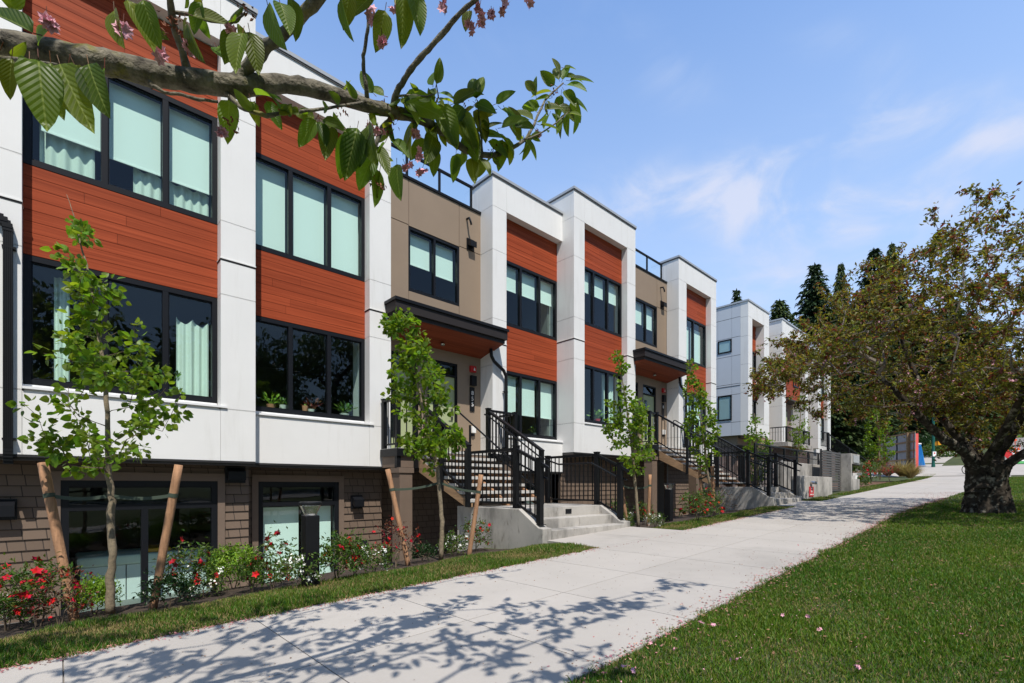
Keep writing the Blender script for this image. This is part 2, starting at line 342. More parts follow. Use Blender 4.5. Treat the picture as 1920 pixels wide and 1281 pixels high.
def thing(name,label,cat,loc=(0,0,0),group=None):
    o=bpy.data.objects.new(name,None);COL.objects.link(o);o.location=loc;o.empty_display_size=.2
    o['label']=label;o['category']=cat
    if group:o['group']=group
    return o
def tag(o,label,cat,group=None):
    o['label']=label;o['category']=cat
    if group:o['group']=group
    return o
def kind(o,k):o['kind']=k;return o
def dup(root,loc,rz=0,sc=1,label=None,group=None,sx=None):
    r=root.copy();COL.objects.link(r);r.location=loc;r.rotation_euler=(0,0,rz);r.scale=(sc,sc,sc) if sx is None else sx
    if label:r['label']=label
    if group:r['group']=group
    for ch in list(root.children):
        c=ch.copy();COL.objects.link(c);c.parent=r
        for g in list(ch.children):
            d=g.copy();COL.objects.link(d);d.parent=c
    return r
def text(string,size,mname,parent,place,normal_x=False,ext=.004,name='lettering',vert=False,rot=0):
    cu=bpy.data.curves.new('txt','FONT');cu.body=string;cu.size=size;cu.extrude=ext;cu.align_x='CENTER';cu.align_y='CENTER'
    if vert:cu.space_line=.95
    t=bpy.data.objects.new('txt',cu);COL.objects.link(t);bpy.context.view_layer.update()
    dg=bpy.context.evaluated_depsgraph_get();me=bpy.data.meshes.new_from_object(t.evaluated_get(dg))
    bpy.data.objects.remove(t);me.name=name
    co=np.empty(len(me.vertices)*3,np.float32);me.vertices.foreach_get('co',co);co=co.reshape(-1,3)
    ca,sa=math.cos(rot),math.sin(rot);x=co[:,0]*ca-co[:,1]*sa;y=co[:,0]*sa+co[:,1]*ca
    p=np.array(place,dtype=np.float32)-(np.array(wloc(parent),dtype=np.float32) if parent else 0)
    out=np.stack([x,-co[:,2],y],1)+p   # faces -Y
    me.vertices.foreach_set('co',out.astype(np.float32).ravel());me.materials.clear();me.materials.append(M[mname]);me.update()
    o=bpy.data.objects.new(name,me);COL.objects.link(o)
    if parent:o.parent=parent
    return o
# ---- vectorised foliage
T_DIA=(np.array([(0,0,0),(.45,.5,.12),(1,0,-.12),(.45,-.5,.12),(.5,0,0)],np.float32),np.array([(0,4,1),(1,4,2),(0,3,4),(3,2,4)],np.int32))
T_FLAT=(np.array([(0,0,0),(.5,.5,.0),(1,0,0),(.5,-.5,0)],np.float32),np.array([(0,2,1),(0,3,2)],np.int32))
def oval(n=5,droop=-.2,fold=.16,tip=1.0,wpow=.8):
    v=[];t=[]
    for i in range(n+1):
        u=i/n;w=.5*(math.sin(math.pi*min(1,u**wpow*.96+.02)))**.8 if 0<u<1 else 0
        z=droop*u*u
        v+= [(u,w,z+fold*w*2*.5),(u,0,z),(u,-w,z+fold*w*2*.5)]
    for i in range(n):
        a=3*i;b=a+3
        t+=[(a,a+1,b+1),(a,b+1,b),(a+1,a+2,b+2),(a+1,b+2,b+1)]
    return np.array(v,np.float32),np.array(t,np.int32)
T_ROUND=oval(4,-.12,.12,wpow=.62)
T_CHERRY=oval(8,-.18,.22,wpow=.72)
def norm(a):return a/np.maximum(1e-6,np.linalg.norm(a,axis=1,keepdims=True))
def rdir(n,zbias=0.,zs=1.):
    d=NR.normal(size=(n,3));d[:,2]*=zs;d=norm(d);d[:,2]+=zbias;return norm(d)
def scatter(T,P,D,N,L,Wd):
    tv,tt=T;P=np.asarray(P,np.float32);n=len(P);D=norm(np.asarray(D,np.float32));N=np.asarray(N,np.float32)
    Sd=norm(np.cross(N,D));N=np.cross(D,Sd)
    L=np.broadcast_to(np.asarray(L,np.float32),(n,))[:,None,None];Wd=np.broadcast_to(np.asarray(Wd,np.float32),(n,))[:,None,None]
    V=P[:,None,:]+D[:,None,:]*tv[None,:,0:1]*L+Sd[:,None,:]*tv[None,:,1:2]*Wd+N[:,None,:]*tv[None,:,2:3]*L
    t=tt[None]+(np.arange(n)*len(tv))[:,None,None]
    return V.reshape(-1,3),t.reshape(-1,tt.shape[1])
def flowers(P,N,size,k=5):
    """open five-petalled flowers facing N"""
    n=len(P);N=norm(N);a=norm(np.cross(N,np.array([.3,.5,.8])));b=np.cross(N,a);Vs=[];Ts=[];o=0
    for i in range(k):
        an=2*math.pi*i/k;d=a*math.cos(an)+b*math.sin(an)+N*.45
        V,t=scatter(T_DIA,P,d,N,size*.55,size*.42);Vs.append(V);Ts.append(t+o);o+=len(V)
    return np.concatenate(Vs),np.concatenate(Ts)
def frustums(P0,P1,R0,R1,n=5):
    d=norm(P1-P0);ref=np.where(np.abs(d[:,2:3])<.9,np.array([[0,0,1.]]),np.array([[1.,0,0]]));a=norm(np.cross(d,ref));b=np.cross(d,a)
    an=2*np.pi*np.arange(n)/n;cs=np.cos(an)[None,:,None];sn=np.sin(an)[None,:,None]
    ring=a[:,None,:]*cs+b[:,None,:]*sn
    V=np.concatenate([P0[:,None,:]+ring*R0[:,None,None],P1[:,None,:]+ring*R1[:,None,None]],1)
    j=np.arange(n);q=np.stack([j,(j+1)%n,n+(j+1)%n,n+j],1)
    t=q[None]+(np.arange(len(P0))*2*n)[:,None,None]
    return V.reshape(-1,3),t.reshape(-1,4)
class Tree:
    """branches grown out to a cloud of twig ends; radii follow the number of ends carried"""
    def __init__(s,paths,ends,step=.25,jit=.12,sag=.0,rmax=.05,rmin=.003,pw=.5,upw=.0):
        pos=[];par=[];s.nroot=0
        for p in paths:
            p=[Vector(q) for q in p];last=-1
            if pos:
                dd=[(Vector(q)-p[0]).length for q in pos];i=int(np.argmin(dd))
                if dd[i]<.02:last=i;p=p[1:]
            for q in p:pos.append(tuple(q));par.append(last);last=len(pos)-1
        A=np.array(pos,dtype=np.float64);cap=len(pos)+len(ends)*14;buf=np.zeros((cap,3));buf[:len(pos)]=A;n=len(pos);s.root=n
        E=np.array(ends);d0=np.array([np.min(np.linalg.norm(A-e,axis=1)) for e in E]);s.tips=[]
        for e in E[np.argsort(d0)]:
            df=buf[:n]-e;c=np.linalg.norm(df,axis=1)+upw*np.maximum(0,df[:,2]);i=int(np.argmin(c));a=buf[i].copy();dist=np.linalg.norm(e-a);k=max(1,min(13,int(dist/step)));last=i
            for t in range(1,k+1):
                u=t/k;p=a+(e-a)*u
                if t<k:p=p+NR.normal(size=3)*jit*step;p[2]+=sag*dist*4*u*(1-u)
                if n>=cap:break
                buf[n]=p;par.append(last);last=n;n+=1
            s.tips.append(last)
        s.P=buf[:n];s.par=np.array(par);cnt=np.zeros(n);cnt[s.tips]+=1
        for i in range(n-1,-1,-1):
            if s.par[i]>=0:cnt[s.par[i]]+=cnt[i]
        s.cnt=cnt;s.rad=np.maximum(rmin,rmax*(cnt/max(1,cnt.max()))**pw)
    def wood(s,n=5,skiproot=True):
        i=np.array([k for k in range(len(s.par)) if s.par[k]>=0 and (not skiproot or k>=s.root)]);p=s.par[i]
        r0=np.minimum(s.rad[p],s.rad[i]*1.6)
        return frustums(s.P[p],s.P[i],r0,s.rad[i],n)
    def tipdirs(s):
        i=np.array(s.tips);d=s.P[i]-s.P[np.maximum(0,s.par[i])];return s.P[i],norm(d)
    def along(s,per,lim=4):
        """points strewn over the thin outer wood"""
        i=np.array([k for k in range(s.root,len(s.par)) if s.cnt[k]<=lim]);i=NR.choice(i,size=per,replace=True);p=s.par[i];u=NR.random((per,1))
        return s.P[p]*(1-u)+s.P[i]*u,norm(s.P[i]-s.P[p])
# ------------------------------------------------------------------ ground, walks, road
def yl(X):return 4.30+(.016*(X-8) if X>8 else 0)
def yr(X):return 1.66+.028*max(0,min(X,14)-2)-(.035*(X-14) if X>14 else 0)
def yc(X):return 2.93+.004*X
def sheet(name,xs,y0,y1,ny,mname,dz,kd='structure',fz=None):
    b=MB();rows=[]
    for X in xs:
        a=y0(X) if callable(y0) else y0;c=y1(X) if callable(y1) else y1
        rows.append([(X,a+(c-a)*j/ny,(fz or gz)(X,a+(c-a)*j/ny)+dz) for j in range(ny+1)])
    V=[p for r in rows for p in r];T=[]
    for i in range(len(rows)-1):
        for j in range(ny):
            q=i*(ny+1)+j;T.append((q,q+ny+1,q+ny+2,q+1))
    b.add(V,T);return kind(b.build(name,mname,smooth=True),kd)
def ground():
    xs=[-300,-120,-60,-30,-15]+list(np.arange(-10,20.5,1))+[20.98,21.02]+list(np.arange(22,60,2))+list(np.arange(62,400,14))
    ys=[-300,-120,-60,-40,-28,-20,-12,-8,-5]+list(np.arange(-4,4.6,1))+list(np.arange(4.6,6.81,.2))+[6.84,6.86,9,14,25,50,120,320]
    b=MB();V=[];T=[]
    for X in xs:
        for Y in ys:
            z=gz(X,Y) if not (X<21 and Y>6.85) else -2.7
            V.append((X,Y,z))
    n=len(ys)
    for i in range(len(xs)-1):
        for j in range(n-1):
            q=i*n+j;T.append((q,q+n,q+n+1,q+1))
    b.add(V,T);kind(b.build('ground','ground'),'structure')
    xs=list(np.arange(-8,20.9,.4))
    sheet('garden_bed',[x for x in xs if x<5.8],5.5,6.82,6,'soil',.012)
    sheet('garden_bed',[x for x in xs if 8.2<x<14.95],4.98,6.82,6,'soil',.012)
    sheet('garden_bed',[26.2+.6*i for i in range(20)],lambda X:yl(X)+1.0,9.6,4,'mulch',.012)
    # sunken patio in front of the basement rooms
    b=MB();b.box(-8,10.9,6.86,12,-2.3,-2.0);b.box(10.9,21,6.86,12,-2.3,-1.45);kind(b.build('patio','slab'),'structure')
    b=MB()
    # sidewalk slabs
    g=.004
    for k in range(-8,42):
        x0=.02+1.13*k;x1=x0+1.13
        for (fa,fb) in ((yr,yc),(yc,yl)):
            p=[(x0+g,fa(x0)+g),(x1-g,fa(x1)+g),(x1-g,fb(x1)-g),(x0+g,fb(x0)-g)]
            b.hexa([(x,y,base_z(x)-.08) for x,y in p]+[(x,y,base_z(x)+.018) for x,y in p])
    kind(b.build('sidewalk','slab'),'structure')
    sheet('sidewalk_bedding',list(np.arange(-9,48,1.5)),yr,yl,2,'slabgap',.008)
    for (xa,xb,yy) in ((5.86,8.28,5.60),(14.9,17.3,5.2)):
        b=MB();w=(xb-xa)/2
        for i in range(2):
            x0=xa+i*w;x1=x0+w
            fl=.10 if i==0 else 0;fr=.5 if i==1 else 0
            p=[(x0+g-fl,yl(x0)+g),(x1-g+fr*.0,yl(x1)+g),(x1-g,yy),(x0+g,yy)]
            b.hexa([(x,y,base_z(x)-.1) for x,y in p]+[(x,y,base_z(x)+.0175) for x,y in p])
        kind(b.build('path','slab'),'structure')
    # far crossing, street up the hill, street behind the viewer
    sheet('path',[47.8,50,52,54,56],-4,11,8,'slab',.03)
    sheet('path',[56+3*i for i in range(14)],5.2,7.6,2,'slab',.03)
    sheet('road',[58.5+4*i for i in range(45)],-9,1.55,4,'asphalt',.02)
    sheet('road_marking',[56.2,57.5],-6,1.6,2,'green_paint',.05)
    sheet('road_marking',[57.6,58.3],-9,1.6,2,'paint',.05)
    sheet('street',[-60+6*i for i in range(19)],-16,-8.5,2,'asphalt',.03)
    sheet('path',[-60+6*i for i in range(19)],-20.2,-18.4,2,'slab',.03)
ground()
def in_walk(X,Y):
    return (5.75<X<8.3 and Y>yl(X)-.1) or (14.8<X<17.4 and Y>yl(X)-.1)
T_BLADE=(np.array([(0,.5,0),(0,-.5,0),(.6,.38,.10),(.6,-.38,.10),(1,0,.34)],np.float32),np.array([(0,1,3),(0,3,2),(2,3,4)],np.int32))
def grass():
    def samp(n,f0,f1,r0,r1,test):
        out=[]
        while len(out)<n:
            u=NR.random(4*n);f=np.sqrt(f0*f0+(f1*f1-f0*f0)*u);r=r0+(r1-r0)*NR.random(4*n)
            X=f*(r*sT+cT);Y=f*(sT-r*cT)
            k=test(X,Y);q=np.stack([X[k],Y[k],f[k]],1);out+=list(q[:n-len(out)])
            if len(q)<10:break
        return np.array(out)
    vyl=np.vectorize(yl);vyr=np.vectorize(yr)
    lawn=lambda X,Y:(Y<vyr(X)+.02+.03*np.sin(X*9)+.02*np.sin(X*23))&(X>-1)&(X<46)
    def strip(X,Y):
        w=((X>5.74)&(X<8.30))|((X>14.8)&(X<17.4))
        top=np.where(X<5.8,5.62,np.where(X<14.9,5.08,5.42))+.06*np.sin(X*5)
        return (Y>vyl(X)-.03-.02*np.sin(X*11)-.02*np.sin(X*29))&(Y<top)&~w&(X<19.5)&(X>-4)
    def emit(name,pts,hmul,dry,seed,clump):
        b=MB();n=len(pts);z=np.array([gz(x,y) for x,y in pts[:,:2]]);P=np.stack([pts[:,0],pts[:,1],z-.004],1)
        cl=.5+.5*np.sin(pts[:,0]*3.1+1.3*np.sin(pts[:,1]*2.7))*np.sin(pts[:,1]*3.7+np.sin(pts[:,0]*1.9))
        L=(.022+.034*NR.random(n))*hmul*(.75+clump*cl);Wd=.0035+.0011*pts[:,2]*.75
        D=np.stack([NR.normal(size=n)*.38,NR.normal(size=n)*.38,np.ones(n)],1)
        pt=np.sin(pts[:,0]*1.7+2*np.sin(pts[:,1]*1.1))+np.sin(pts[:,1]*2.3+1.5*np.sin(pts[:,0]*.9+1))
        wn=np.clip(np.sin(pts[:,0]*2.9+2.2*np.sin(pts[:,1]*1.9+2))*np.sin(pts[:,1]*3.3+1.7*np.sin(pts[:,0]*1.6)),0,1)**2
        L*=1-.35*wn;isd=NR.random(n)<dry*(1.5-1.2*cl+2.2*wn)
        lt=(NR.random(n)<.30+.22*pt)&~isd
        for mi,k in ((0,~isd&~lt),(1,isd),(2,lt)):
            if k.sum():
                V,t=scatter(T_BLADE,P[k],D[k],rdir(int(k.sum()),0,.15),L[k],Wd[k]);b.add(V,t,mi)
        kind(b.build(name,['grass','dry','grass_light']),'stuff')
    a=np.concatenate([samp(62000,2.2,4.2,-.1,1.3,lawn),samp(80000,4.2,7.5,.1,1.3,lawn),samp(65000,7.5,13,.3,1.3,lawn),samp(38000,13,26,.6,1.25,lawn),samp(12000,26,42,.7,1.2,lawn)])
    emit('lawn_grass',a,1.0,.10,1,.6)
    far=lambda X,Y:(Y>vyl(X)-.02)&(Y<np.where(X>26,5.6,5.1))&(X>18.2)&(X<50)
    a=np.concatenate([samp(16000,18,44,.55,.95,far),samp(42000,3,5.5,-1.35,.2,strip),samp(42000,5.5,9,-.9,.4,strip),samp(26000,9,19,-.1,.8,strip)])
    emit('verge_grass',a,1.15,.26,2,.7)
    # fallen petals and brown scraps
    b=MB();pts=[];
    def put(n,fx,sp,m,size,dz=.022):
        X,Y=fx(n);kk=np.array([not in_walk(x,y) for x,y in zip(X,Y)]);X=X[kk];Y=Y[kk];n=len(X)
        P=np.array([(x,y,gz(x,y)+dz) for x,y in zip(X,Y)]);D=rdir(n,0,.25);N=rdir(n,1.6);V,t=scatter(T_FLAT,P,D,N,size*(.5+NR.random(n)),size*(.4+.6*NR.random(n)));b.add(V,t,m)
    put(5200,lambda n:((lambda x:(x,np.array([yl(v) for v in x])-.05+.06*np.abs(NR.normal(size=n))*np.sign(NR.normal(size=n)+.5)))(NR.uniform(-2,14,n))),0,0,.017)
    put(5200,lambda n:((lambda x:(x,np.array([yr(v) for v in x])+.02+NR.exponential(.07,n)*np.sign(NR.normal(size=n)-.1)))(2+18*NR.random(n)**.8)),0,0,.019)
    put(2600,lambda n:((lambda x:(x,np.array([yr(v) for v in x])+NR.exponential(.6,n)))(9+15*NR.random(n)**.6)),0,0,.018)
    put(1500,lambda n:((lambda x:(x,np.array([yr(v) for v in x])+NR.uniform(.05,2.4,n)))(NR.uniform(0,16,n))),0,1,.012)
    put(2600,lambda n:((lambda x:(x,np.array([yr(v) for v in x])-NR.exponential(2.2,n)))(NR.uniform(3,20,n))),0,1,.022,.035)
    put(500,lambda n:((lambda x:(x,np.array([yr(v) for v in x])-NR.exponential(1.4,n)))(NR.uniform(1,12,n))),0,2,.010,.035)
    kind(b.build('fallen_petals',['fallen','debris','petal_pink']),'stuff')
    b=MB();P=[]
    for px,py in ((1464,1164),(1514,1166),(1317,1180),(1332,1184),(1218,1216),(1260,1230),(1170,1265),(1191,1273),(1375,1252),(1538,1193),(1801,1203),(1612,1268)):
        q,_=Wg(px,py);P+= [(q.x+R.uniform(-.02,.02),q.y+R.uniform(-.02,.02),q.z+.045) for _ in range(3)]
    V,t=flowers(np.array(P),rdir(len(P),.8),.028);b.add(V,t,0)
    kind(b.build('fallen_blossoms',['petal_pink']),'stuff')
grass()
# ------------------------------------------------------------------ town houses
ZJ=[.42,1.286,3.198,3.797,4.425,6.24,7.39,8.20]
G=.008
def stack(b,x0,x1,y0,y1,zs,dz,double=True,m=0):
    for i in range(len(zs)-1):
        a=zs[i]+dz+(G if i else 0);c=zs[i+1]+dz-(G if i<len(zs)-2 else 0)
        b.box(x0,x1,y0,y1,a,c,m)
    for z in zs[1:-1]:
        if double:b.box(x0+.002,x1-.002,y0+.003,y1-.003,z+dz-.0035,z+dz+.0035,m)
    b.box(x0+.014,x1-.014,y0+.016,y1-.004,zs[0]+dz+.01,zs[-1]+dz-.01,1)
def boards(b,x0,x1,y,z0,z1,pitch=.152,m=0):
    n=max(1,round((z1-z0)/pitch));p=(z1-z0)/n
    for i in range(n):
        a=z0+i*p;c=a+p-.007
        if x1-x0>1.2 and R.random()<.55:
            xm=x0+(x1-x0)*R.uniform(.2,.8);b.box(x0,xm-.002,y,y+.03,a,c,m);b.box(xm+.002,x1,y,y+.03,a,c,m)
        else:b.box(x0,x1,y,y+.03,a,c,m)
    b.box(x0+.004,x1-.004,y+.012,y+.16,z0+.003,z1-.003,1)
def window(root,x0,x1,z0,z1,Y,mulls=(),trans=(),fr=.075,md=.075,glass='glass',deep=.11,name='window',halves=True):
    b=MB()
    b.box(x0,x0+fr,Y,Y+deep,z0,z1);b.box(x1-fr,x1,Y,Y+deep,z0,z1)
    b.box(x0+fr,x1-fr,Y+.001,Y+deep,z1-fr,z1);b.box(x0+fr,x1-fr,Y+.001,Y+deep,z0,z0+fr)
    for z in trans:b.box(x0+fr,x1-fr,Y+.002,Y+deep-.002,z-md/2,z+md/2)
    for mx in mulls:
        zz=[z0+fr]+sum([[z-md/2,z+md/2] for z in trans],[])+[z1-fr]
        seg=[(zz[0],zz[1])] if trans and halves else [(zz[0],zz[-1])] if not trans else [(zz[i],zz[i+1]) for i in range(0,len(zz),2)]
        for a,c in seg:b.box(mx-md/2,mx+md/2,Y+.003,Y+deep-.003,a,c)
    # inner sash line
    b.box(x0+fr,x1-fr,Y+.03,Y+.05,z0+fr,z0+fr+.025);b.box(x0+fr,x1-fr,Y+.03,Y+.05,z1-fr-.022,z1-fr)
    for xx in [x0+fr]+[m+md/2 for m in mulls]:b.box(xx,xx+.018,Y+.031,Y+.049,z0+fr,z1-fr) if not trans else None
    w=b.build(name,'frame',root)
    b=MB();b.box(x0+fr*.6,x1-fr*.6,Y+.052,Y+.058,z0+fr*.6,z1-fr*.6);b.build('pane',glass,w)
    return w
def blind(w,x0,x1,z0,z1,Y):
    b=MB();b.box(x0,x1,Y,Y+.004,z0,z1);b.box(x0,x1,Y-.008,Y+.012,z0-.025,z0);b.build('blind','blind',w)
def curtain(w,x0,x1,z0,z1,Y,n=7,amp=.03,scal=.0):
    b=MB();k=n*8;V=[];T=[]
    for i in range(k+1):
        u=i/k;a=amp*math.sin(2*math.pi*n*u)+amp*.5*math.sin(2*math.pi*n*.37*u+1);top=z1-scal*abs(math.sin(math.pi*n*u*.5))
        V+=[(x0+(x1-x0)*u,Y+a,z0),(x0+(x1-x0)*u,Y+a*.7,top)]
    for i in range(k):T.append((2*i,2*i+2,2*i+3,2*i+1))
    b.add(V,T);b.build('curtain','curtain',w,smooth=True)
def interior(root,X0,X1,Y0,dz,top=7.2,zb=-2.05):
    b=MB();Yb=Y0+5.2
    b.box(X0+.02,X1-.02,Yb,Yb+.15,zb+dz,top+dz)
    b.box(X0+.02,X0+.10,Y0+.5,Yb,zb+dz,top+dz);b.box(X1-.10,X1-.02,Y0+.5,Yb,zb+dz,top+dz)
    for z,t in ((zb,.15),(.46,.30),(3.5,.32),(top-.22,.2)):b.box(X0+.1,X1-.1,Y0+.30,Yb,z+dz,z+t+dz)
    b.build('interior','inside',root)
def bay(root,X0,X1,wx0,wx1,Yf,rv,dz,up=(),lo=(),pl=True,pr=True,retl=.32,retr=.32,Yb=None,bw=None,hb=7.39,xleft=None,par=.9,sidejoint=False):
    """white portal with red boards and two storeys of windows; returns the two window frames"""
    zs=list(ZJ);zs[6]=hb;Yw=Yf+rv;b=MB()
    if pl:
        stack(b,X0,wx0,Yf,Yf+retl,zs,dz)
        if xleft is not None:stack(b,xleft,X0-.008,Yf+.004,Yf+.3,zs,dz)
    if pr:stack(b,wx1,X1,Yf,Yf+retr,zs,dz)
    a0=wx0+.004 if pl else X0
    # header
    b.box(a0,wx1-.004,Yf+.001,Yf+.40,hb+dz+.0,8.20+dz)
    # belt flashing on the pilasters
    for (c0,c1,on,rt) in ((X0,wx0,pl,retl),(wx1,X1,pr,retr)):
        if on:
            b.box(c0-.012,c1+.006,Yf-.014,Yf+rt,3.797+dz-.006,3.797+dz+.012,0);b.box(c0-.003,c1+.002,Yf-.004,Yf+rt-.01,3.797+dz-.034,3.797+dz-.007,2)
    # spandrel under the lower window
    b.box(a0,wx1-.004,Yf+.0015,Yf+.26,.42+dz,1.272+dz)
    b.box(a0+.02,wx1-.02,Yf+.02,Yw+.3,1.272+dz,1.30+dz,0)
    # base flashing
    b.box(X0+.003,X1-.003,Yf-.006,Yf+.02,.385+dz,.418+dz,2)
    # lintels behind the boards, roof parapet
    b.box(a0,wx1,Yw+.19,Yw+.30,3.18+dz,4.43+dz,1);b.box(a0,wx1,Yw+.19,Yw+.30,6.24+dz,7.40+dz,1)
    zt=8.2+dz
    b.box(X0+.01,X1-.01,Yf+par-.14,Yf+par,7.0+dz,zt-.002,0);b.box(X0+.004,X0+.14,Yf+.30,Yf+par-.14,7.0+dz,zt-.003,0);b.box(X1-.14,X1-.004,Yf+.30,Yf+par-.14,7.0+dz,zt-.003,0)
    cl=b.build('cladding',['white','gap','beltgap'],root)
    b=MB();b.box(X0-.03,X1+.03,Yf-.035,Yf+par+.03,zt+.006,zt+.075);b.box(X0-.018,X1+.018,Yf-.02,Yf+par+.02,zt-.03,zt+.004,1);b.build('coping',['cap','gap'],root)
    b=MB();boards(b,a0,wx1-.002,Yw,3.19+dz,4.43+dz);b.build('wood_siding',['cedar','beltgap'],root)
    b=MB();boards(b,a0,wx1-.002,Yw,6.24+dz,7.40+dz);b.build('wood_siding',['cedar','beltgap'],root)
    b=MB();b.box(a0+.0,wx1-.01+.10*(1 if pr else 0),Yf-.03,Yw+.06,1.302+dz,1.335+dz);b.box(a0,wx1-.012,Yw-.0,Yw+.10,1.336+dz,1.396+dz);b.build('window_sill','trimwhite',root)
    w1=window(root,a0,wx1-.004,1.40+dz,3.18+dz,Yw,lo);w2=window(root,a0,wx1-.004,4.435+dz,6.235+dz,Yw,up)
    # soffit and basement wall
    if Yb is not None:
        b=MB();b.box(X0,X1,Yf+.024,Yb+.05,.35+dz,.40+dz);b.build('soffit','soffit',root)
        shingle_wall(root,X0,X1,Yb,dz,bw)
    return w1,w2
def shingle_wall(root,X0,X1,Yb,dz,bw,zb=-2.128,zt=.36,trim=True):
    if dz:dz=.608
    b=MB();holes=[(bw[0],bw[1],bw[2],bw[3])] if bw else []
    rows=np.arange(zb,zt-.02,.152)
    for z in rows:
        z1=min(z+.152,zt)
        segs=[(X0,X1)]
        for h in holes:
            if z1>h[2] and z<h[3]:segs=[(X0,h[0]-.10),(h[1]+.10,X1)]
        for a,c in segs:
            if c-a>.02:b.hexa([(a,Yb-.014,z+dz),(c,Yb-.014,z+dz),(c,Yb+.1,z+dz),(a,Yb+.1,z+dz),(a,Yb+.004,z1+dz),(c,Yb+.004,z1+dz),(c,Yb+.1,z1+dz),(a,Yb+.1,z1+dz)])
    b.build('shingle_wall','shingle',root)
    if bw:
        b=MB();x0,x1,z0,z1=bw
        for (a,c,d,e) in ((x0-.11,x0,z0,z1+.13),(x1,x1+.11,z0,z1+.13),(x0,x1,z1,z1+.13)):b.box(a,c,Yb-.035,Yb+.1,d+dz,e+dz)
        b.build('window_trim','taupe',root)
def vent(root,x,y,z,s=.13,name='vent_hood',m='frame'):
    b=MB();b.box(x-s,x+s,y-.03,y,z-.17,z+.12,1);b.prism([(x-s*.85,y-.03,z+.10),(x-s*.85,y-.16,z+.03),(x-s*.85,y-.16,z-.12),(x-s*.85,y-.13,z-.12),(x-s*.85,y-.03,z-.05)],(s*1.7,0,0),0);b.build(name,[m,'cap' if m!='frame' else 'frame'],root)
H1=thing('townhouse','townhouse at far left with sheer curtains in both wide windows and a black rain pipe','townhouse',(.8,9.2,-2))
bw1=(.02,2.01,-2.02,.08)
w1,w2=bay(H1,-.90,2.50,-.36,1.97,9.20,.22,0,up=(.50,1.245),lo=(.50,1.245),Yb=9.63,bw=bw1,xleft=-4.5,hb=7.42)
YW=9.42
blind(w2,-.18,.46,5.07,6.16,YW+.17);blind(w2,.56,1.20,5.02,6.16,YW+.17);blind(w2,1.30,1.88,5.0,6.16,YW+.17)
curtain(w2,-.2,.40,4.5,5.35,YW+.26,4,.025,.12);curtain(w2,.86,1.22,4.5,5.10,YW+.26,3,.02,.10);curtain(w2,1.29,1.89,4.5,5.08,YW+.26,5,.02,.10)
curtain(w1,-.05,.12,1.46,3.05,YW+.3,2,.03);curtain(w1,1.42,1.88,1.46,2.80,YW+.22,4,.03,.10)
shingle_wall(H1,-4.5,-.904,9.63,0,None)
window(H1,bw1[0],bw1[1],bw1[2],bw1[3],9.61,mulls=(1.0,),trans=(-.33,),fr=.09,md=.09)
interior(H1,-4.4,2.5,9.2,0)
def downpipe(root,x,y,z0,z1,w=.092):
    b=MB();n=5
    b.box(x-w/2,x+w/2,y,y+.075,z0,z1)
    for i in range(n):b.box(x-w/2+w*(i+.2)/n,x-w/2+w*(i+.7)/n,y-.007,y+.002,z0,z1)
    # ribbed gooseneck
    for i in range(9):
        a=i/8*math.pi/2;cx=x-.30*(1-math.cos(a));cz=z1+.20*math.sin(a)
        b.box(cx-.05,cx+.05,y-.01-(i%2)*.006,y+.085,cz-.03,cz+.03)
    b.box(x-1.3,x-.28,y,y+.075,z1+.15,z1+.24)
    b.box(x-w/2-.01,x+w/2+.03,y-.004,y+.09,z0+.10,z0+.125);b.box(x-w/2-.01,x+w/2+.03,y-.004,y+.09,z1-.25,z1-.225)
    for i in range(5):
        a=i/4*math.pi/3;b.box(x-w/2,x+w/2,y+.10*(1-math.cos(a)),y+.08+.14*(1-math.cos(a)),z0-.05-.04*i,z0-.0-.04*i)
    b.build('downpipe','black',root)
downpipe(H1,-.485,9.11,.50,3.36)
vent(H1,-.55,9.61,-.30);vent(H1,2.28,9.61,.22,.16,'soffit_light')
b=MB();b.box(-4.6,2.5,9.8,14,7.0,7.02);b.build('roof','gap',H1)
H2=thing('townhouse','townhouse with mint blinds upstairs, pots on its lower sill and number 855','townhouse',(5.4,9.65,-2))
bw2=(2.78,4.36,-2.02,.08)
w1,w2=bay(H2,2.50,5.365,2.50,4.86,9.65,.22,0,up=(3.31,4.075),lo=(3.31,4.075),pl=False,Yb=10.08,bw=bw2,retr=.8)
YW=9.87
for a,c in ((2.6,3.26),(3.36,4.03),(4.12,4.78)):blind(w2,a,c,4.52,6.16,YW+.17)
wb=window(H2,bw2[0],bw2[1],bw2[2],bw2[3],10.06,mulls=(3.66,),trans=(-.36,),fr=.09,md=.09)
blind(wb,2.87,3.6,-1.95,-.43,10.27);blind(wb,3.72,4.27,-1.95,-.43,10.27)
vent(H2,4.75,10.06,-.33);vent(H2,4.86,10.06,-1.32)
interior(H2,2.5,8.335,10.2,0)
b=MB();b.box(2.5,8.335,10.3,15,7.0,7.02);b.build('roof','gap',H2)
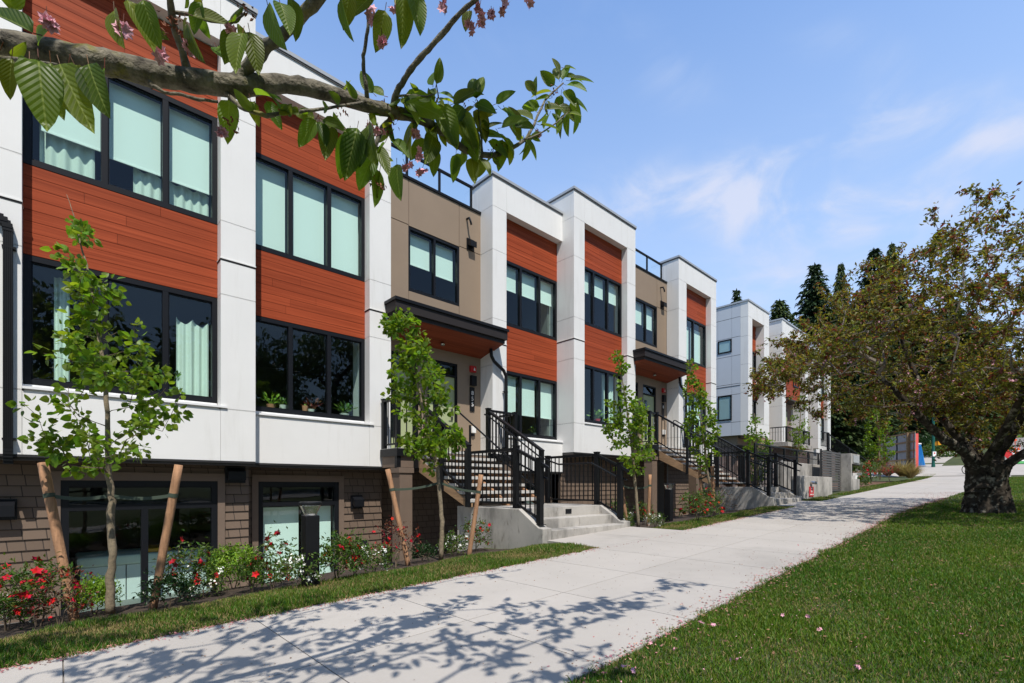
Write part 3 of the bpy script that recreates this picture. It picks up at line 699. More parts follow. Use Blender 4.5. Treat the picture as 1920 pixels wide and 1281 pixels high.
def entry(root,X0,X1,Y,dz,number,rail0):
    """tan recess with window, roof railing, canopy and doors between two white portals"""
    b=MB();xa,xb=X0+.75,X1-.72;wz0,wz1=4.68+dz,6.22+dz;g=.009
    cols=[(X0,xa-g),(xa+g,xb-g),(xb+g,X1)]
    for i,(a,c) in enumerate(cols):
        for z0,z1 in (((3.40,6.235),(6.255,7.33)) if i!=1 else ((3.40,4.68-.012),(6.232,7.33))):b.box(a,c,Y,Y+.12,z0+dz,z1+dz)
    b.box(X0+.01,xa-.05,Y+.012,Y+.22,3.42+dz,7.31+dz,1);b.box(xb+.05,X1-.01,Y+.012,Y+.22,3.42+dz,7.31+dz,1);b.box(xa-.05,xb+.05,Y+.012,Y+.22,3.42+dz,4.66+dz,1);b.box(xa-.05,xb+.05,Y+.012,Y+.22,6.24+dz,7.31+dz,1)
    # wall beside the doors
    zf=.79+dz;d1=(X0+.06,X0+.96);d2=(X0+1.28,X0+2.20)
    for a,c,z0,z1 in ((d1[1],d2[0],zf,3.40+dz),(d2[1],X1,zf,3.40+dz),(X0,d1[0],zf,3.4+dz),(d1[0],d1[1],3.16+dz,3.40+dz),(d2[0],d2[1],3.16+dz,3.40+dz)):b.box(a,c,Y,Y+.2,z0,z1-.002)
    b.build('tan_wall',['tan','tantrim'],root)
    b=MB();b.box(X0-.0,X1+.0,Y-.03,Y+.25,7.335+dz,7.395+dz);b.build('coping','black',root)
    w=window(root,xa-.012,xb+.012,wz0,wz1,Y+.01,mulls=((xa+xb)/2,),fr=.06,md=.06)
    blind(w,xa+.08,(xa+xb)/2-.05,5.42+dz,6.15+dz,Y+.18);blind(w,(xa+xb)/2+.05,xb-.08,5.36+dz,6.15+dz,Y+.18)
    # roof railing
    b=MB();yr_=Y+.06;xs=[X0+.05,X0+.75,X0+1.69,X1-.26];zt=8.04+dz
    for x in xs:b.box(x-.025,x+.025,yr_,yr_+.05,7.396+dz,zt-.05)
    b.box(X0-.0,X1-.22,yr_-.005,yr_+.06,zt-.05,zt);b.box(X0,X1-.22,yr_+.01,yr_+.04,7.43+dz,7.47+dz)
    rl=b.build('roof_railing','black',root)
    b=MB()
    for a,c in zip(xs[:-1],xs[1:]):b.box(a+.03,c-.03,yr_+.02,yr_+.028,7.475+dz,zt-.055)
    b.build('pane','clear',rl)
    # canopy
    c0,c1,yf=X0-.135,X1+.12,Y-.95;b=MB()
    b.box(c0-.03,c1+.03,yf-.035,Y-.002,3.965+dz,4.03+dz,0);b.box(c0,c1,yf,Y-.004,3.755+dz,3.963+dz,1);b.box(c0+.05,c1-.05,yf+.05,Y-.006,3.665+dz,3.753+dz,1)
    cn=b.build('canopy',['black','darkfascia'],root)
    b=MB();s0,s1=X0+.0,X1-.0;n=8
    for i in range(n):
        ya=yf+.07+(Y-yf-.08)*i/n;yb_=yf+.07+(Y-yf-.08)*(i+1)/n-.006;za=3.655-.225*i/n;zb_=3.655-.225*(i+1)/n
        b.hexa([(c0+.07,ya,za+dz),(c1-.07,ya,za+dz),(c1-.07,yb_,zb_+dz),(c0+.07,yb_,zb_+dz)]+[(c0+.07,ya,3.70+dz),(c1-.07,ya,3.70+dz),(c1-.07,yb_,3.70+dz),(c0+.07,yb_,3.70+dz)])
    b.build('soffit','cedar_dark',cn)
    # doors
    for i,(a,c) in enumerate((d1,d2)):
        b=MB();fy=Y+.02
        b.box(a,a+.055,fy,fy+.12,zf,3.158+dz);b.box(c-.055,c,fy,fy+.12,zf,3.158+dz);b.box(a+.055,c-.055,fy,fy+.12,3.10+dz,3.158+dz);b.box(a+.055,c-.055,fy,fy+.12,2.80+dz,2.85+dz)
        b.box(a+.06,c-.06,fy+.04,fy+.09,zf+.01,2.797+dz,1)
        lx=a+.20;b.box(lx,lx+.16,fy+.028,fy+.041,zf+.35,2.60+dz,0)
        d=b.build('door',['black','door'],root)
        b=MB();b.box(a+.05,c-.05,fy+.05,fy+.056,2.85+dz,3.10+dz);b.box(lx+.03,lx+.13,fy+.02,fy+.027,zf+.40,2.55+dz);b.build('pane','glass',d)
        b=MB();hx=c-.15;b.box(hx-.03,hx+.03,fy+.015,fy+.04,zf+.90,zf+1.20);b.tube([(hx,fy+.02,zf+1.0),(hx,fy-.035,zf+1.0),(hx-.12,fy-.035,zf+1.0)],.011,8);b.build('handle','steel',d)
    b=MB();nx=X1-.30;b.box(nx-.075,nx+.075,Y-.025,Y-.001,1.98+dz,2.62+dz);b.box(nx-.07,nx+.10,Y-.09,Y-.002,2.66+dz,2.92+dz);pl=b.build('number_plate','frame',root)
    if len(number)==3:
        for i,ch in enumerate(number):text(ch,.155,'reflect',pl,(nx,Y-.030,2.46+dz-.15*i),name='digit')
    else:text(number,.155,'reflect',pl,(nx,Y-.030,2.46+dz),name='digit')
    b=MB();b.box(nx-.08,nx+.10,Y-.07,Y-.001,3.02+dz,3.18+dz,0);b.prism([(nx+.0,Y-.075,3.06+dz),(nx+.06,Y-.075,3.06+dz),(nx+.03,Y-.075,3.14+dz)],(0,-.012,0),1);b.build('fire_alarm',['redplastic','reflect'],root)
    b=MB();b.box(nx-.05,nx+.08,Y-.09,Y-.001,1.40+dz,1.58+dz,0);b.box(nx-.03,nx+.05,Y-.06,Y-.001,1.32+dz,1.39+dz,1);b.build('outdoor_socket',['whiteplastic','frame'],root,bevel=.01)
    vent(root,X1-.36,Y,6.42+dz,.12)
    b=MB();px=X1-.47;b.tube([(px,Y,7.04+dz),(px-.01,Y-.12,7.02+dz),(px-.0,Y-.16,6.92+dz),(px+.03,Y-.16,6.84+dz)],.028,8);b.build('overflow_pipe','frame',root)
    b=MB();b.lathe([(.05,0),(.06,.03),(.03,.06)],((X0+X1)/2,Y-.35,3.43+dz),12);b.build('ceiling_light','steel',root)
    # pipe from the canopy down the white pilaster
    b=MB();yp=Y-.58;b.tube([(X1-.18,yp-.06,3.54+dz),(X1-.16,yp-.06,3.36+dz),(X1-.05,yp-.03,3.25+dz),(X1+.30,yp-.02,3.06+dz),(X1+.385,yp-.02,2.93+dz),(X1+.39,yp-.02,2.6+dz),(X1+.39,yp-.02,.5+dz)],.045,10)
    for z in (2.5,1.0):b.box(X1+.33,X1+.45,yp-.03,yp+.06,z+dz,z+dz+.025)
    b.build('downpipe','black',root,smooth=True)
    # open wall under the porch
    shingle_wall(root,X0-.0,X1+.0,Y+.45,dz,None)
    b=MB();b.box(X0,X1,Y-.05,Y+.5,.35+dz,.40+dz);b.build('soffit','soffit',root)
entry(H2,5.365,8.335,10.15,0,'855',0)
H3=thing('townhouse','townhouse with half drawn blinds right of the near porch, portal lower than its neighbour','townhouse',(9.7,9.65,-2))
bw3=(9.16,10.74,-2.02,.08)
w1,w2=bay(H3,8.335,11.13,8.83,11.13,9.65,.22,0,up=(9.59,10.36),lo=(9.59,10.36),pr=False,Yb=10.08,bw=bw3,retl=.52)
YW=9.87
for a,c in ((8.95,9.54),(9.66,10.31),(10.41,11.05)):
    blind(w2,a,c,5.52,6.16,YW+.17);blind(w1,a,c,2.06,3.10,YW+.17)
wb=window(H3,bw3[0],bw3[1],bw3[2],bw3[3],10.06,mulls=(9.95,),trans=(-.36,),fr=.09,md=.09)
blind(wb,9.26,9.89,-1.95,-.43,10.27);blind(wb,10.01,10.64,-1.95,-.43,10.27)
interior(H3,8.335,11.1,9.65,0)
b=MB();b.box(8.4,11.1,10.2,14,7.0,7.02);b.build('roof','gap',H3)
H4=thing('townhouse','townhouse whose raised white portal stands forward, the further porch beside it','townhouse',(13.5,9.2,-1.4))
bw4=(12.0,13.55,-2.02,.08)
w1,w2=bay(H4,11.12,14.39,11.62,13.90,9.20,.22,.58,up=(12.36,13.12),lo=(12.36,13.12),Yb=9.72,bw=None,retl=1.0,retr=.5,par=1.05)
YW=9.42
for a,c in ((11.72,12.30),(12.42,13.06),(13.18,13.8)):blind(w2,a,c,6.12,6.74,YW+.17)
curtain(w1,13.2,13.82,2.05,3.7,YW+.3,5,.025)
interior(H4,11.12,17.37,9.72,.58)
entry(H4,14.39,17.37,9.70,.58,'8',0)
b=MB();b.box(11.2,17.3,10,15,7.58,7.6);b.build('roof','gap',H4)
H5=thing('townhouse','narrow townhouse ending the first row, two pane windows filled by mint blinds','townhouse',(19,9.2,-1.4))
w1,w2=bay(H5,17.385,20.64,18.0,20.14,9.20,.22,.58,up=(19.05,),lo=(19.05,),Yb=9.72,bw=None,retl=.5,par=.8,hb=7.38)
for a,c in ((18.1,18.98),(19.12,20.02)):blind(w2,a,c,5.1,6.55,9.62);blind(w1,a,c,2.05,3.7,9.62)
interior(H5,17.385,20.64,9.2,.58)
b=MB();b.box(17.4,20.6,9.8,15,7.58,7.6);b.box(20.60,20.64,9.52,15,-2,7.9);b.build('roof',['gap'],H5)
# ------------------------------------------------------------------ second row of houses, further along
H6=thing('townhouse','townhouse starting the second row, pale grey flank with two small windows','townhouse',(28,10.2,0))
def far_house():
    b=MB();x0,x1,yf,yb_=26.73,29.75,10.2,13.0;zt=9.83
    zj=[2.72,3.45,4.95,5.42,5.52,7.05,8.05,9.1,zt];ys=[yf+.02,11.06,11.82,yb_]
    for i in range(len(zj)-1):
        for j in range(3):
            if j==1 and i in (1,5+0) and False:continue
            b.box(x0,x0+.2,ys[j]+(.385 if j==0 else .012),ys[j+1]-.0,zj[i]+.012,zj[i+1]-.012,1)
    b.box(x0+.02,x0+.18,yf+.41,yb_,2.75,zt-.02,2);b.box(x0-.012,x0+.15,yf+.41,yb_,5.40,5.43,2)
    b2=MB()
    stack(b2,x0,27.28,yf,yf+.4,[2.72,3.45,5.0,5.47,6.5,8.0,9.02,zt],0);stack(b2,28.98,x1,yf,yf+.5,[2.72,3.45,5.0,5.47,6.5,8.0,9.02,zt],0)
    b2.box(27.285,28.975,yf+.002,yf+.5,9.02,zt);b2.box(27.285,28.975,yf+.002,yf+.4,2.72,3.35);b2.box(x0,x1,yf-.015,yf+.3,5.45,5.47,2)
    b2.box(x1-.2,x1-.004,yf+.5,yb_,2.72,zt)
    for o,mm in ((b,['white','grey_panel','gap']),(b2,['white','gap','beltgap'])):o.build('cladding',mm,H6)
    b=MB();b.box(x0-.04,x1+.04,yf-.04,yb_,zt+.004,zt+.09);b.build('coping','cap',H6)
    b=MB();boards(b,27.285,28.975,yf+.45,7.55,9.05);b.build('wood_siding',['cedar','beltgap'],H6)
    b=MB();boards(b,27.285,28.975,yf+.45,4.85,6.15);b.build('wood_siding',['cedar','beltgap'],H6)
    window(H6,27.285,28.975,6.15,7.55,yf+.42,mulls=(28.1,));window(H6,27.285,28.975,3.35,4.85,yf+.42,mulls=(28.1,))
    for z0,z1 in ((7.28,8.0),(3.58,4.95)):
        b=MB();fx=x0-.03
        b.box(fx,fx+.06,11.06,11.82,z0,z0+.07);b.box(fx,fx+.06,11.06,11.82,z1-.07,z1);b.box(fx,fx+.06,11.06,11.13,z0+.07,z1-.07);b.box(fx,fx+.06,11.75,11.82,z0+.07,z1-.07)
        w=b.build('side_window','frame',H6);b=MB();b.box(fx+.02,fx+.027,11.1,11.78,z0+.05,z1-.05);b.build('pane','glass',w);b=MB();b.box(fx+.031,fx+.04,11.1,11.78,z0+.05,z1-.05);b.build('blind','soffit',w)  # no real blind: dark sheet behind the pane stands in for the unlit room
    interior(H6,26.95,29.5,10.4,2.3,top=7.3,zb=.3)
    b=MB();b.box(26.95,29.7,10.85,13,2.2,2.715,0);b.box(26.9,29.72,10.8,10.84,2.05,2.22,1)
    for i in range(4):b.box(26.85,28.0,10.80,10.86,1.62+.13*i,1.70+.13*i,1)
    b.build('base_band',['tan','darkfascia'],H6)
    b=MB();b.box(27.0,29.7,10.95,13,-.4,2.2);b.build('brick_wall','brick',H6)
    # timber trellis under the overhang
    b=MB();b.box(26.9,29.2,10.2,10.3,1.42,1.58)
    for i in range(6):b.box(27+.4*i,27.08+.4*i,9.95,10.6,1.585,1.70)
    for x in (27.0,29.0):b.box(x,x+.12,10.2,10.3,-.4,1.415)
    b.build('timber_trellis','lumber',H6)
far_house()
H7=thing('townhouse','townhouse in the second row with brick entrance and small railed balcony','townhouse',(34,10,0))
def far_house2():
    b=MB();zt=9.85;zj=[2.5,3.2,4.75,5.42,6.3,8.0,9.0,zt]
    stack(b,31.3,31.9,10.0,10.9,zj,0);stack(b,35.6,36.15,10.0,11.2,[z+.1 for z in zj],0)
    b.box(31.905,35.595,10.02,10.5,9.0,zt);b.box(31.28,31.92,9.985,10.9,5.40,5.425,2)
    b.box(31.3,36.1,11.2,16,2.5,zt-.01,0);b.build('cladding',['white','gap','beltgap'],H7)
    b=MB();b.box(29.76,31.29,10.95,16,1.9,9.3);b.build('tan_wall','tan',H7)
    window(H7,30.0,30.5,2.6,5.0,10.90);
    b=MB();boards(b,31.905,35.4,10.25,5.45,9.0);b.build('wood_siding',['cedar','beltgap'],H7)
    window(H7,34.0,35.0,6.3,8.0,10.20,mulls=(34.5,));window(H7,32.0,32.7,6.4,8.0,10.20)
    b=MB();b.box(31.905,35.4,10.2,10.9,5.35,5.44);b.build('soffit','soffit',H7)
    b=MB();b.box(31.9,35.6,10.85,11.1,2.5,5.34);b.box(30,36.2,9.9,12,-.2,2.15);b.build('brick_wall','brick',H7)
    b=MB();b.box(33.6,34.6,10.76,10.84,2.55,4.9,0);b.box(33.7,34.5,10.74,10.77,2.6,4.8,1);b.build('door',['black','door'],H7)
    b=MB();b.box(32.8,33.0,10.7,10.85,4.2,4.4);b.build('fire_alarm','redplastic',H7)
    b=MB();b.box(28.9,33.2,8.95,9.88,2.17,2.40);b.build('balcony_slab','concrete',H7)
    b=MB()
    for x in (29.0,32.0,33.05):b.box(x,x+.07,9.05,9.12,2.405,3.2)
    b.box(29.0,33.12,9.05,9.12,3.2,3.26);b.box(29.07,33.05,9.07,9.10,2.47,2.51)
    for i in range(29):b.box(29.1+.136*i,29.12+.136*i,9.075,9.095,2.51,3.2)
    for i in range(5):b.box(33.07,33.09,9.2+.14*i,9.22+.14*i,2.47,3.2);b.box(29.02,29.04,9.2+.14*i,9.22+.14*i,2.47,3.2)
    b.box(33.06,33.12,9.12,9.9,3.2,3.25);b.box(29.0,29.06,9.12,9.9,3.2,3.25);b.build('balcony_railing','black',H7)
    b=MB();b.box(31.25,36.2,9.97,11.25,zt+.005,zt+.09);b.build('coping','cap',H7)
far_house2()
H8=thing('townhouse','last white townhouse of the second row, mostly hidden behind the cherry crown','townhouse',(39.5,10,0))
def far_house3():
    b=MB();zt=9.95;zj=[2.6,3.3,4.85,5.52,6.4,8.1,9.1,zt]
    stack(b,38.4,39.0,10.0,11.2,zj,0);stack(b,40.7,41.5,10.0,10.6,zj,0);b.box(39.005,40.695,10.02,10.5,9.1,zt);b.box(38.4,41.4,11.2,16,2.5,zt-.01,0);b.box(38.4,41.5,10.3,16,.2,2.6,0);b.build('cladding',['white','gap'],H8)
    b=MB();b.box(36.16,38.39,10.9,16,1.9,9.4);b.build('tan_wall','tan',H8)
    b=MB();boards(b,39.005,40.695,10.25,4.9,6.2);b.build('wood_siding',['cedar','beltgap'],H8)
    window(H8,39.005,40.695,3.3,4.9,10.22,mulls=(39.8,));window(H8,39.005,40.695,6.2,9.1,10.22,mulls=(39.8,))
    b=MB();b.box(38.35,41.55,9.97,11.25,zt+.005,zt+.09);b.build('coping','cap',H8)
    b=MB();b.box(39.2,40.6,9.5,9.95,.3,2.4);b.build('brick_wall','brick',H8)
far_house3()
# ------------------------------------------------------------------ porch stairs and concrete landings
def rail_run(b,p,q,h,drop=.0,pick=.11,posts=(),topw=.06,bottom=.09,top=True):
    """flat or sloping guard between two floor points"""
    p=Vector(p);q=Vector(q);L=(Vector((q.x,q.y,0))-Vector((p.x,p.y,0))).length;n=max(1,int(L/pick))
    if top:b.bar(p+Vector((0,0,h-.025)),q+Vector((0,0,h-.025)),topw,.05)
    b.bar(p+Vector((0,0,bottom)),q+Vector((0,0,bottom)),.035,.035)
    for i in range(1,n):
        a=p.lerp(q,i/n);b.box(a.x-.009,a.x+.009,a.y-.009,a.y+.009,a.z+bottom+.015,a.z+h-.05)
def post(b,p,h,w=.045,base=True):
    b.box(p[0]-w,p[0]+w,p[1]-w,p[1]+w,p[2],p[2]+h)
    b.box(p[0]-w-.008,p[0]+w+.008,p[1]-w-.008,p[1]+w+.008,p[2]+h+.0,p[2]+h+.02)
    if base:b.box(p[0]-w-.03,p[0]+w+.03,p[1]-w-.03,p[1]+w+.03,p[2]+.001,p[2]+.012)
def porch(dx,dy,zd,zl,label,zp):
    t=thing('porch_stairs',label,'stairs',(6.6+dx,8.2+dy,zl),'porch stairs of the first row')
    X0,X1,Yf=5.10+dx,8.56+dx,8.93+dy
    b=MB();b.box(X0+.0,5.365+dx-.003,Yf,9.62+dy,zd-.06,zd);b.box(5.365+dx,8.33+dx,Yf,10.13+dy,zd-.06,zd);b.box(8.333+dx,X1,Yf,9.63+dy,zd-.06,zd)
    b.build('deck','tread',t)
    b=MB();b.box(X0-.012,5.56+dx,Yf-.025,Yf-.002,zd-.17,zd-.01,0);b.box(7.64+dx,X1+.012,Yf-.025,Yf-.002,zd-.17,zd-.01,0);b.box(X0-.012,X0-.001,Yf-.001,9.62+dy,zd-.17,zd-.01,0)
    b.box(X0+.02,X1-.02,Yf+.03,Yf+.13,zd-.40,zd-.175,1);b.box(X0+.02,X1-.02,Yf+.01,Yf+.15,zd-.175,zd-.062,1);b.box(X0+.03,X0+.12,Yf+.14,9.6+dy,zd-.40,zd-.07,1);b.box(X1-.12,X1-.03,Yf+.14,9.6+dy,zd-.40,zd-.07,1)
    b.build('deck_beam',['black','taupe'],t)
    for x in (X0+.18,X1-.22):
        b=MB();b.box(x-.15,x+.15,Yf-.06,Yf+.24,zp,zd-.52);b.box(x-.175,x+.175,Yf-.085,Yf+.265,zd-.52,zd-.41);b.build('support_post','taupe',t)
    n=round((zd-zl)/.152);rise=(zd-zl)/n;run=.252;xl,xr=5.62+dx,7.58+dx
    for i in range(1,n):
        y1=Yf-run*(i-1);b=MB();b.box(xl,xr,y1-run-.03,y1-.005,zd-rise*i-.062,zd-rise*i);b.build('tread','tread',t,bevel=.006)
    ye=Yf-run*(n-1)
    for x in (xl+.03,(xl+xr)/2,xr-.03):
        b=MB();pts=[(x-.035,Yf-.03,zd-.10),(x-.035,Yf-.03,zd-.42)]
        b.prism([(x-.035,Yf-.03,zd-.20),(x-.035,Yf-.03,zd-.50),(x-.035,ye+.12,zl+.002),(x-.035,ye-.02,zl+.002),(x-.035,ye-.02,zl+rise*.5)],(.07,0,0))
        b.build('stringer','stake' if x!=xl+.03 else 'lumber',t)
    # guards
    b=MB();h=1.06
    for x,y in ((X0+.05,Yf+.05),(X0+.05,9.55+dy),(5.56+dx,Yf+.03),(7.60+dx,Yf+.03),(X1-.05,Yf+.05)):
        b.box(x-.045,x+.045,y-.045,y+.045,zd-.42 if y<9.5+dy and x<X1-.3 else zd,zd+h-.001);b.box(x-.055,x+.055,y-.055,y+.055,zd+h,zd+h+.03)
    rail_run(b,(X0+.05,9.5+dy,zd),(X0+.05,Yf+.1,zd),h,topw=.09);rail_run(b,(X0+.1,Yf+.05,zd),(5.52+dx,Yf+.05,zd),h,topw=.09)
    rail_run(b,(7.65+dx,Yf+.05,zd),(X1-.1,Yf+.05,zd),h,topw=.09);rail_run(b,(X1-.05,Yf+.1,zd),(X1-.05,9.55+dy,zd),h,topw=.09)
    b.build('deck_railing','black',t)
    for x in (5.60+dx,7.60+dx):
        b=MB();a=Vector((x,Yf-.02,zd-.02));e=Vector((x,ye-.02,zl+rise-.02));rail_run(b,a,e,1.04,topw=.095,bottom=.10)
        b.box(x-.04,x+.04,ye-.02,ye+.06,zl+.0,zl+1.15);m=a.lerp(e,.5);b.box(x-.035,x+.035,m.y-.035,m.y+.035,m.z-.35,m.z+1.0)
        b.build('stair_railing','black',t)
    # pipe handrails
    def pipe(x,y0,z0,y1,z1,extra=()):
        b=MB();b.tube([(x,y0+.10,z0-.22),(x,y0+.10,z0-.05),(x,y0+.07,z0),(x,y0,z0-.01),(x,y1,z1)]+list(extra),.019,8)
        return b
    xm=6.60+dx;b=pipe(xm,Yf-.10,zd+.90,ye-.1,zl+.92);s=(zd-zl)/(Yf-ye)
    for u in (.30,.92):
        y=Yf+(ye-Yf)*u;z=zd+(zl-zd)*u;b.box(xm-.018,xm+.018,y-.018,y+.018,z-.02,z+.90)
    b.build('handrail','black',t,smooth=False)
    xh=7.50+dx;b=MB();b.tube([(xh,Yf+.05,zd+.93),(xh,Yf-.05,zd+.90),(xh,ye-.05,zl+1.0),(xh+.35,ye-.25,zl+.86),(xh+.36,5.95+dy+.1,zl+.86),(xh+.5,5.55+dy,zl+.58)],.019,8);b.build('handrail','black',t)
    return ye
def landing(dx,dy,zl,ye,label):
    t=thing('concrete_steps',label,'steps',(7+dx,6+dy,zl-.5),'concrete entrance steps')
    xl,xr=5.74+dx,8.27+dx;yt,yb_=5.97+dy,5.50+dy;w=.22;zg=base_z(7+dx)+.01;b=MB()
    # landing block
    b.box(xl+w,xr-w,yt+.02,ye+.55,zl-1.4,zl-.0)
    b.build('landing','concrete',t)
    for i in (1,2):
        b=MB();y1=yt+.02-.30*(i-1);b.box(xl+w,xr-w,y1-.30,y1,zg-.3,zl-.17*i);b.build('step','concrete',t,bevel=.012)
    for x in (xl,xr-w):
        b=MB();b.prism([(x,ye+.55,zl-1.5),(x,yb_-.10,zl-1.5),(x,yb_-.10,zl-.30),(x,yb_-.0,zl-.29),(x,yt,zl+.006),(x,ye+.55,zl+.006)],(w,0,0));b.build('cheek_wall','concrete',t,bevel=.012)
    b=MB();b.box(xl+1.25,xl+1.42,yt+.012,yt+.021,zl-.13,zl-.04);b.build('step_light','frame',t)
    for x in (xl+.10,xr-.12):
        b=MB();p0=Vector((x,ye+.35,zl+.006));p1=Vector((x,yt+.16,zl+.006));p2=Vector((x,yb_+.06,zl-.25))
        post(b,p0,1.06);post(b,p1,1.08);post(b,p2,1.10)
        rail_run(b,p0,p1,1.06);rail_run(b,p1,p2,1.06)
        b.bar(p2+Vector((0,0,1.035)),p2+Vector((.03,-.18,.93)),.06,.05)
        b.tube([p1+Vector((.07,0,.78)),p2+Vector((.07,0,.80)),p2+Vector((.07,-.12,.76))],.018,8)
        b.build('landing_railing','black',t)
ye=porch(0,0,.79,-.40,'timber porch stair with pale treads leading up to the door numbered 855',-2.02)
landing(0,0,-.40,ye,'stained concrete steps with black railings at the foot of the nearer porch stair')
ye2=porch(9.03,-.45,1.37,-.04,'timber porch stair with black railings behind two thin staked trees, further along the row',-1.47)
landing(9.03,-.45,-.04,ye2,'concrete steps with dappled cheek wall at the foot of the further porch stair')
# retaining kerb between bed and sunken patio
for a,c,lab in ((-8,5.55,'low concrete retaining wall behind the flower bed left of the near steps'),(8.4,14.6,'low concrete retaining wall behind the flower bed between the two flights of steps')):
    b=MB();n=int((c-a)/.5)
    for i in range(n):
        x0=a+(c-a)*i/n;x1=a+(c-a)*(i+1)/n;b.hexa([(x0,6.8,-2.3),(x1,6.8,-2.3),(x1,6.95,-2.3),(x0,6.95,-2.3),(x0,6.8,gz(x0,6.8)-.03),(x1,6.8,gz(x1,6.8)-.03),(x1,6.95,gz(x1,6.8)-.03),(x0,6.95,gz(x0,6.8)-.03)])
    tag(b.build('retaining_wall','concrete'),lab,'wall')
# ------------------------------------------------------------------ bollard lights
def bollard(px,py,label,f=None):
    p,_=Wg(px,py)
    if f:p=Wf(px,py,f);p.z=gz(p.x,p.y)
    t=thing('bollard_light',label,'bollard light',p,'black bollard lights in the flower beds')
    b=MB();b.box(p.x-.075,p.x+.075,p.y-.075,p.y+.075,p.z-.05,p.z+.80);b.build('post','black',t,bevel=.008)
    b=MB();b.lathe([(.066,.80),(.070,.82),(.110,.905),(.110,.91)],p,20);b.build('reflector','lens',t,smooth=False)
    b=MB();b.lathe([(.118,.91),(.122,.915),(.122,.938),(.11,.95)],p,20);b.build('cap','black',t)
bollard(582,1102,'black square bollard light standing before the mint basement window')
bollard(1254,992,'black square bollard light in the red azaleas below the further porch',11.8)
# ------------------------------------------------------------------ young staked trees
def young_tree(label,path,rads,profile,n_tw,leaf,nl,seed,group='young street trees tied to stakes',gname='young_tree',lm='leaf_young',cat='tree'):
    global NR
    NR=np.random.default_rng(seed);R.seed(seed)
    pts=[Vector(p) for p in path];t=thing(gname,label,cat,pts[0],group)
    fine=[];rr=[]
    for i in range(len(pts)-1):
        for k in range(4):
            u=k/4;fine.append(pts[i].lerp(pts[i+1],u)+Vector((R.uniform(-1,1),R.uniform(-1,1),0))*.007);rr.append((rads[i]*(1-u)+rads[i+1]*u)*(1+R.uniform(-.06,.10)))
    fine.append(pts[-1]);rr.append(rads[-1])
    b=MB();b.tube(fine,rr,10,rough=.04);b.build('trunk','bark',t,smooth=True)
    z=np.array([p.z for p in fine]);fx=np.array([[p.x,p.y] for p in fine]);E=[]
    pz=[q[0] for q in profile];pr=[q[1] for q in profile];w=np.array(pr)**1.3;tot=[]
    while len(E)<n_tw:
        zz=R.uniform(pz[0],pz[-1]);r=np.interp(zz,pz,pr)
        if R.random()>((r/max(pr))**1.25+.05):continue
        a=R.uniform(0,2*math.pi);rr_=r*math.sqrt(R.uniform(.04,1));cx=np.interp(zz,z,fx[:,0]);cy=np.interp(zz,z,fx[:,1])
        E.append((cx+rr_*math.cos(a),cy+rr_*math.sin(a),zz))
    tr=Tree([fine[len(fine)//4:]],E,step=.12,jit=.22,rmax=rads[0]*.45,rmin=.0022,pw=.55,upw=1.4)
    b=MB();V,q=tr.wood(5);b.add(V,q,0);b.build('branches','twig',t)
    P,D=tr.along(nl,3);tp,td=tr.tipdirs();P=np.concatenate([P,np.repeat(tp,3,0)]);D=np.concatenate([D,np.repeat(td,3,0)])
    n=len(P);rd=rdir(n,.1);P=np.repeat(P,2,0);D=np.repeat(D,2,0);n*=2;rd=rdir(n,.1);dd=norm(D*.4+rd*.9+np.array([0,0,-.35]));P=P+rd*leaf*.75
    L=leaf*(.55+.6*NR.random(n));N=rdir(n,.7);b=MB()
    V,q=scatter(T_ROUND,P,dd,N,L,L*.86);b.add(V,q,0);b.build('crown','leaf_young' if lm is None else lm,t)
    return t
def stake(px0,py0,px1,py1,f,rad,label,tie=None):
    p=Wf(px0,py0,f);z=gz(p.x,p.y);p0=Vector((p.x,p.y,min(p.z,z)-.05));p1=Wf(px1,py1,f);t=thing('wooden_stake',label,'stake',p0,'wooden tree stakes')
    b=MB();k=9;b.tube([p0.lerp(p1,i/k) for i in range(k+1)],[rad*(1+R.uniform(-.04,.04)) for i in range(k+1)],14,rough=.03);b.build('pole','stake',t,smooth=True)
    if tie is not None:
        a=p0.lerp(p1,.80);c=Vector(tie);d=(c-a).normalized();b=MB();n=8;pp=[a.lerp(c,i/n)+Vector((0,0,-.03*math.sin(math.pi*i/n))) for i in range(n+1)]
        for u,v in zip(pp[:-1],pp[1:]):b.bar(u,v,.006,.034)
        ax=(p1-p0).normalized();b.tube([a-ax*.02,a+ax*.02],[rad*1.12,rad*1.12],14);b.build('tie_strap','strap',t)
    return t
f=4.81
tr1=[Wf(207,1150,f),Wf(207,1090,f),Wf(213,1040,f),Wf(206,985,f),Wf(210,940,f),Wf(204,890,f),Wf(203,800,f),Wf(196,700,f),Wf(178,580,f),Wf(160,490,f),Wf(143,420,f),Wf(125,365,f)]
zf=lambda y,f:(HY-y)/F*f
young_tree('young tree with broad leafy base and thin leader before the curtained windows, at far left',tr1,[.040,.036,.034,.033,.032,.027,.022,.017,.012,.008,.005,.002],[(zf(885,f),.36),(zf(810,f),.66),(zf(740,f),.66),(zf(690,f),.50),(zf(640,f),.36),(zf(560,f),.26),(zf(480,f),.22),(zf(415,f),.13),(zf(395,f),.04)],105,.078,620,11)
tie=Wf(205,930,f);stake(142,1162,80,868,4.7,.042,'leaning wooden stake at far left, left of the nearest young tree',tie);stake(284,1146,335,872,4.9,.038,'leaning wooden stake right of the nearest young tree',tie)
f=7.35
tr2=[Wf(827,1050,f),Wf(829,990,f),Wf(827,940,f),Wf(820,880,f),Wf(806,820,f),Wf(792,760,f),Wf(778,690,f),Wf(760,630,f),Wf(745,590,f)]
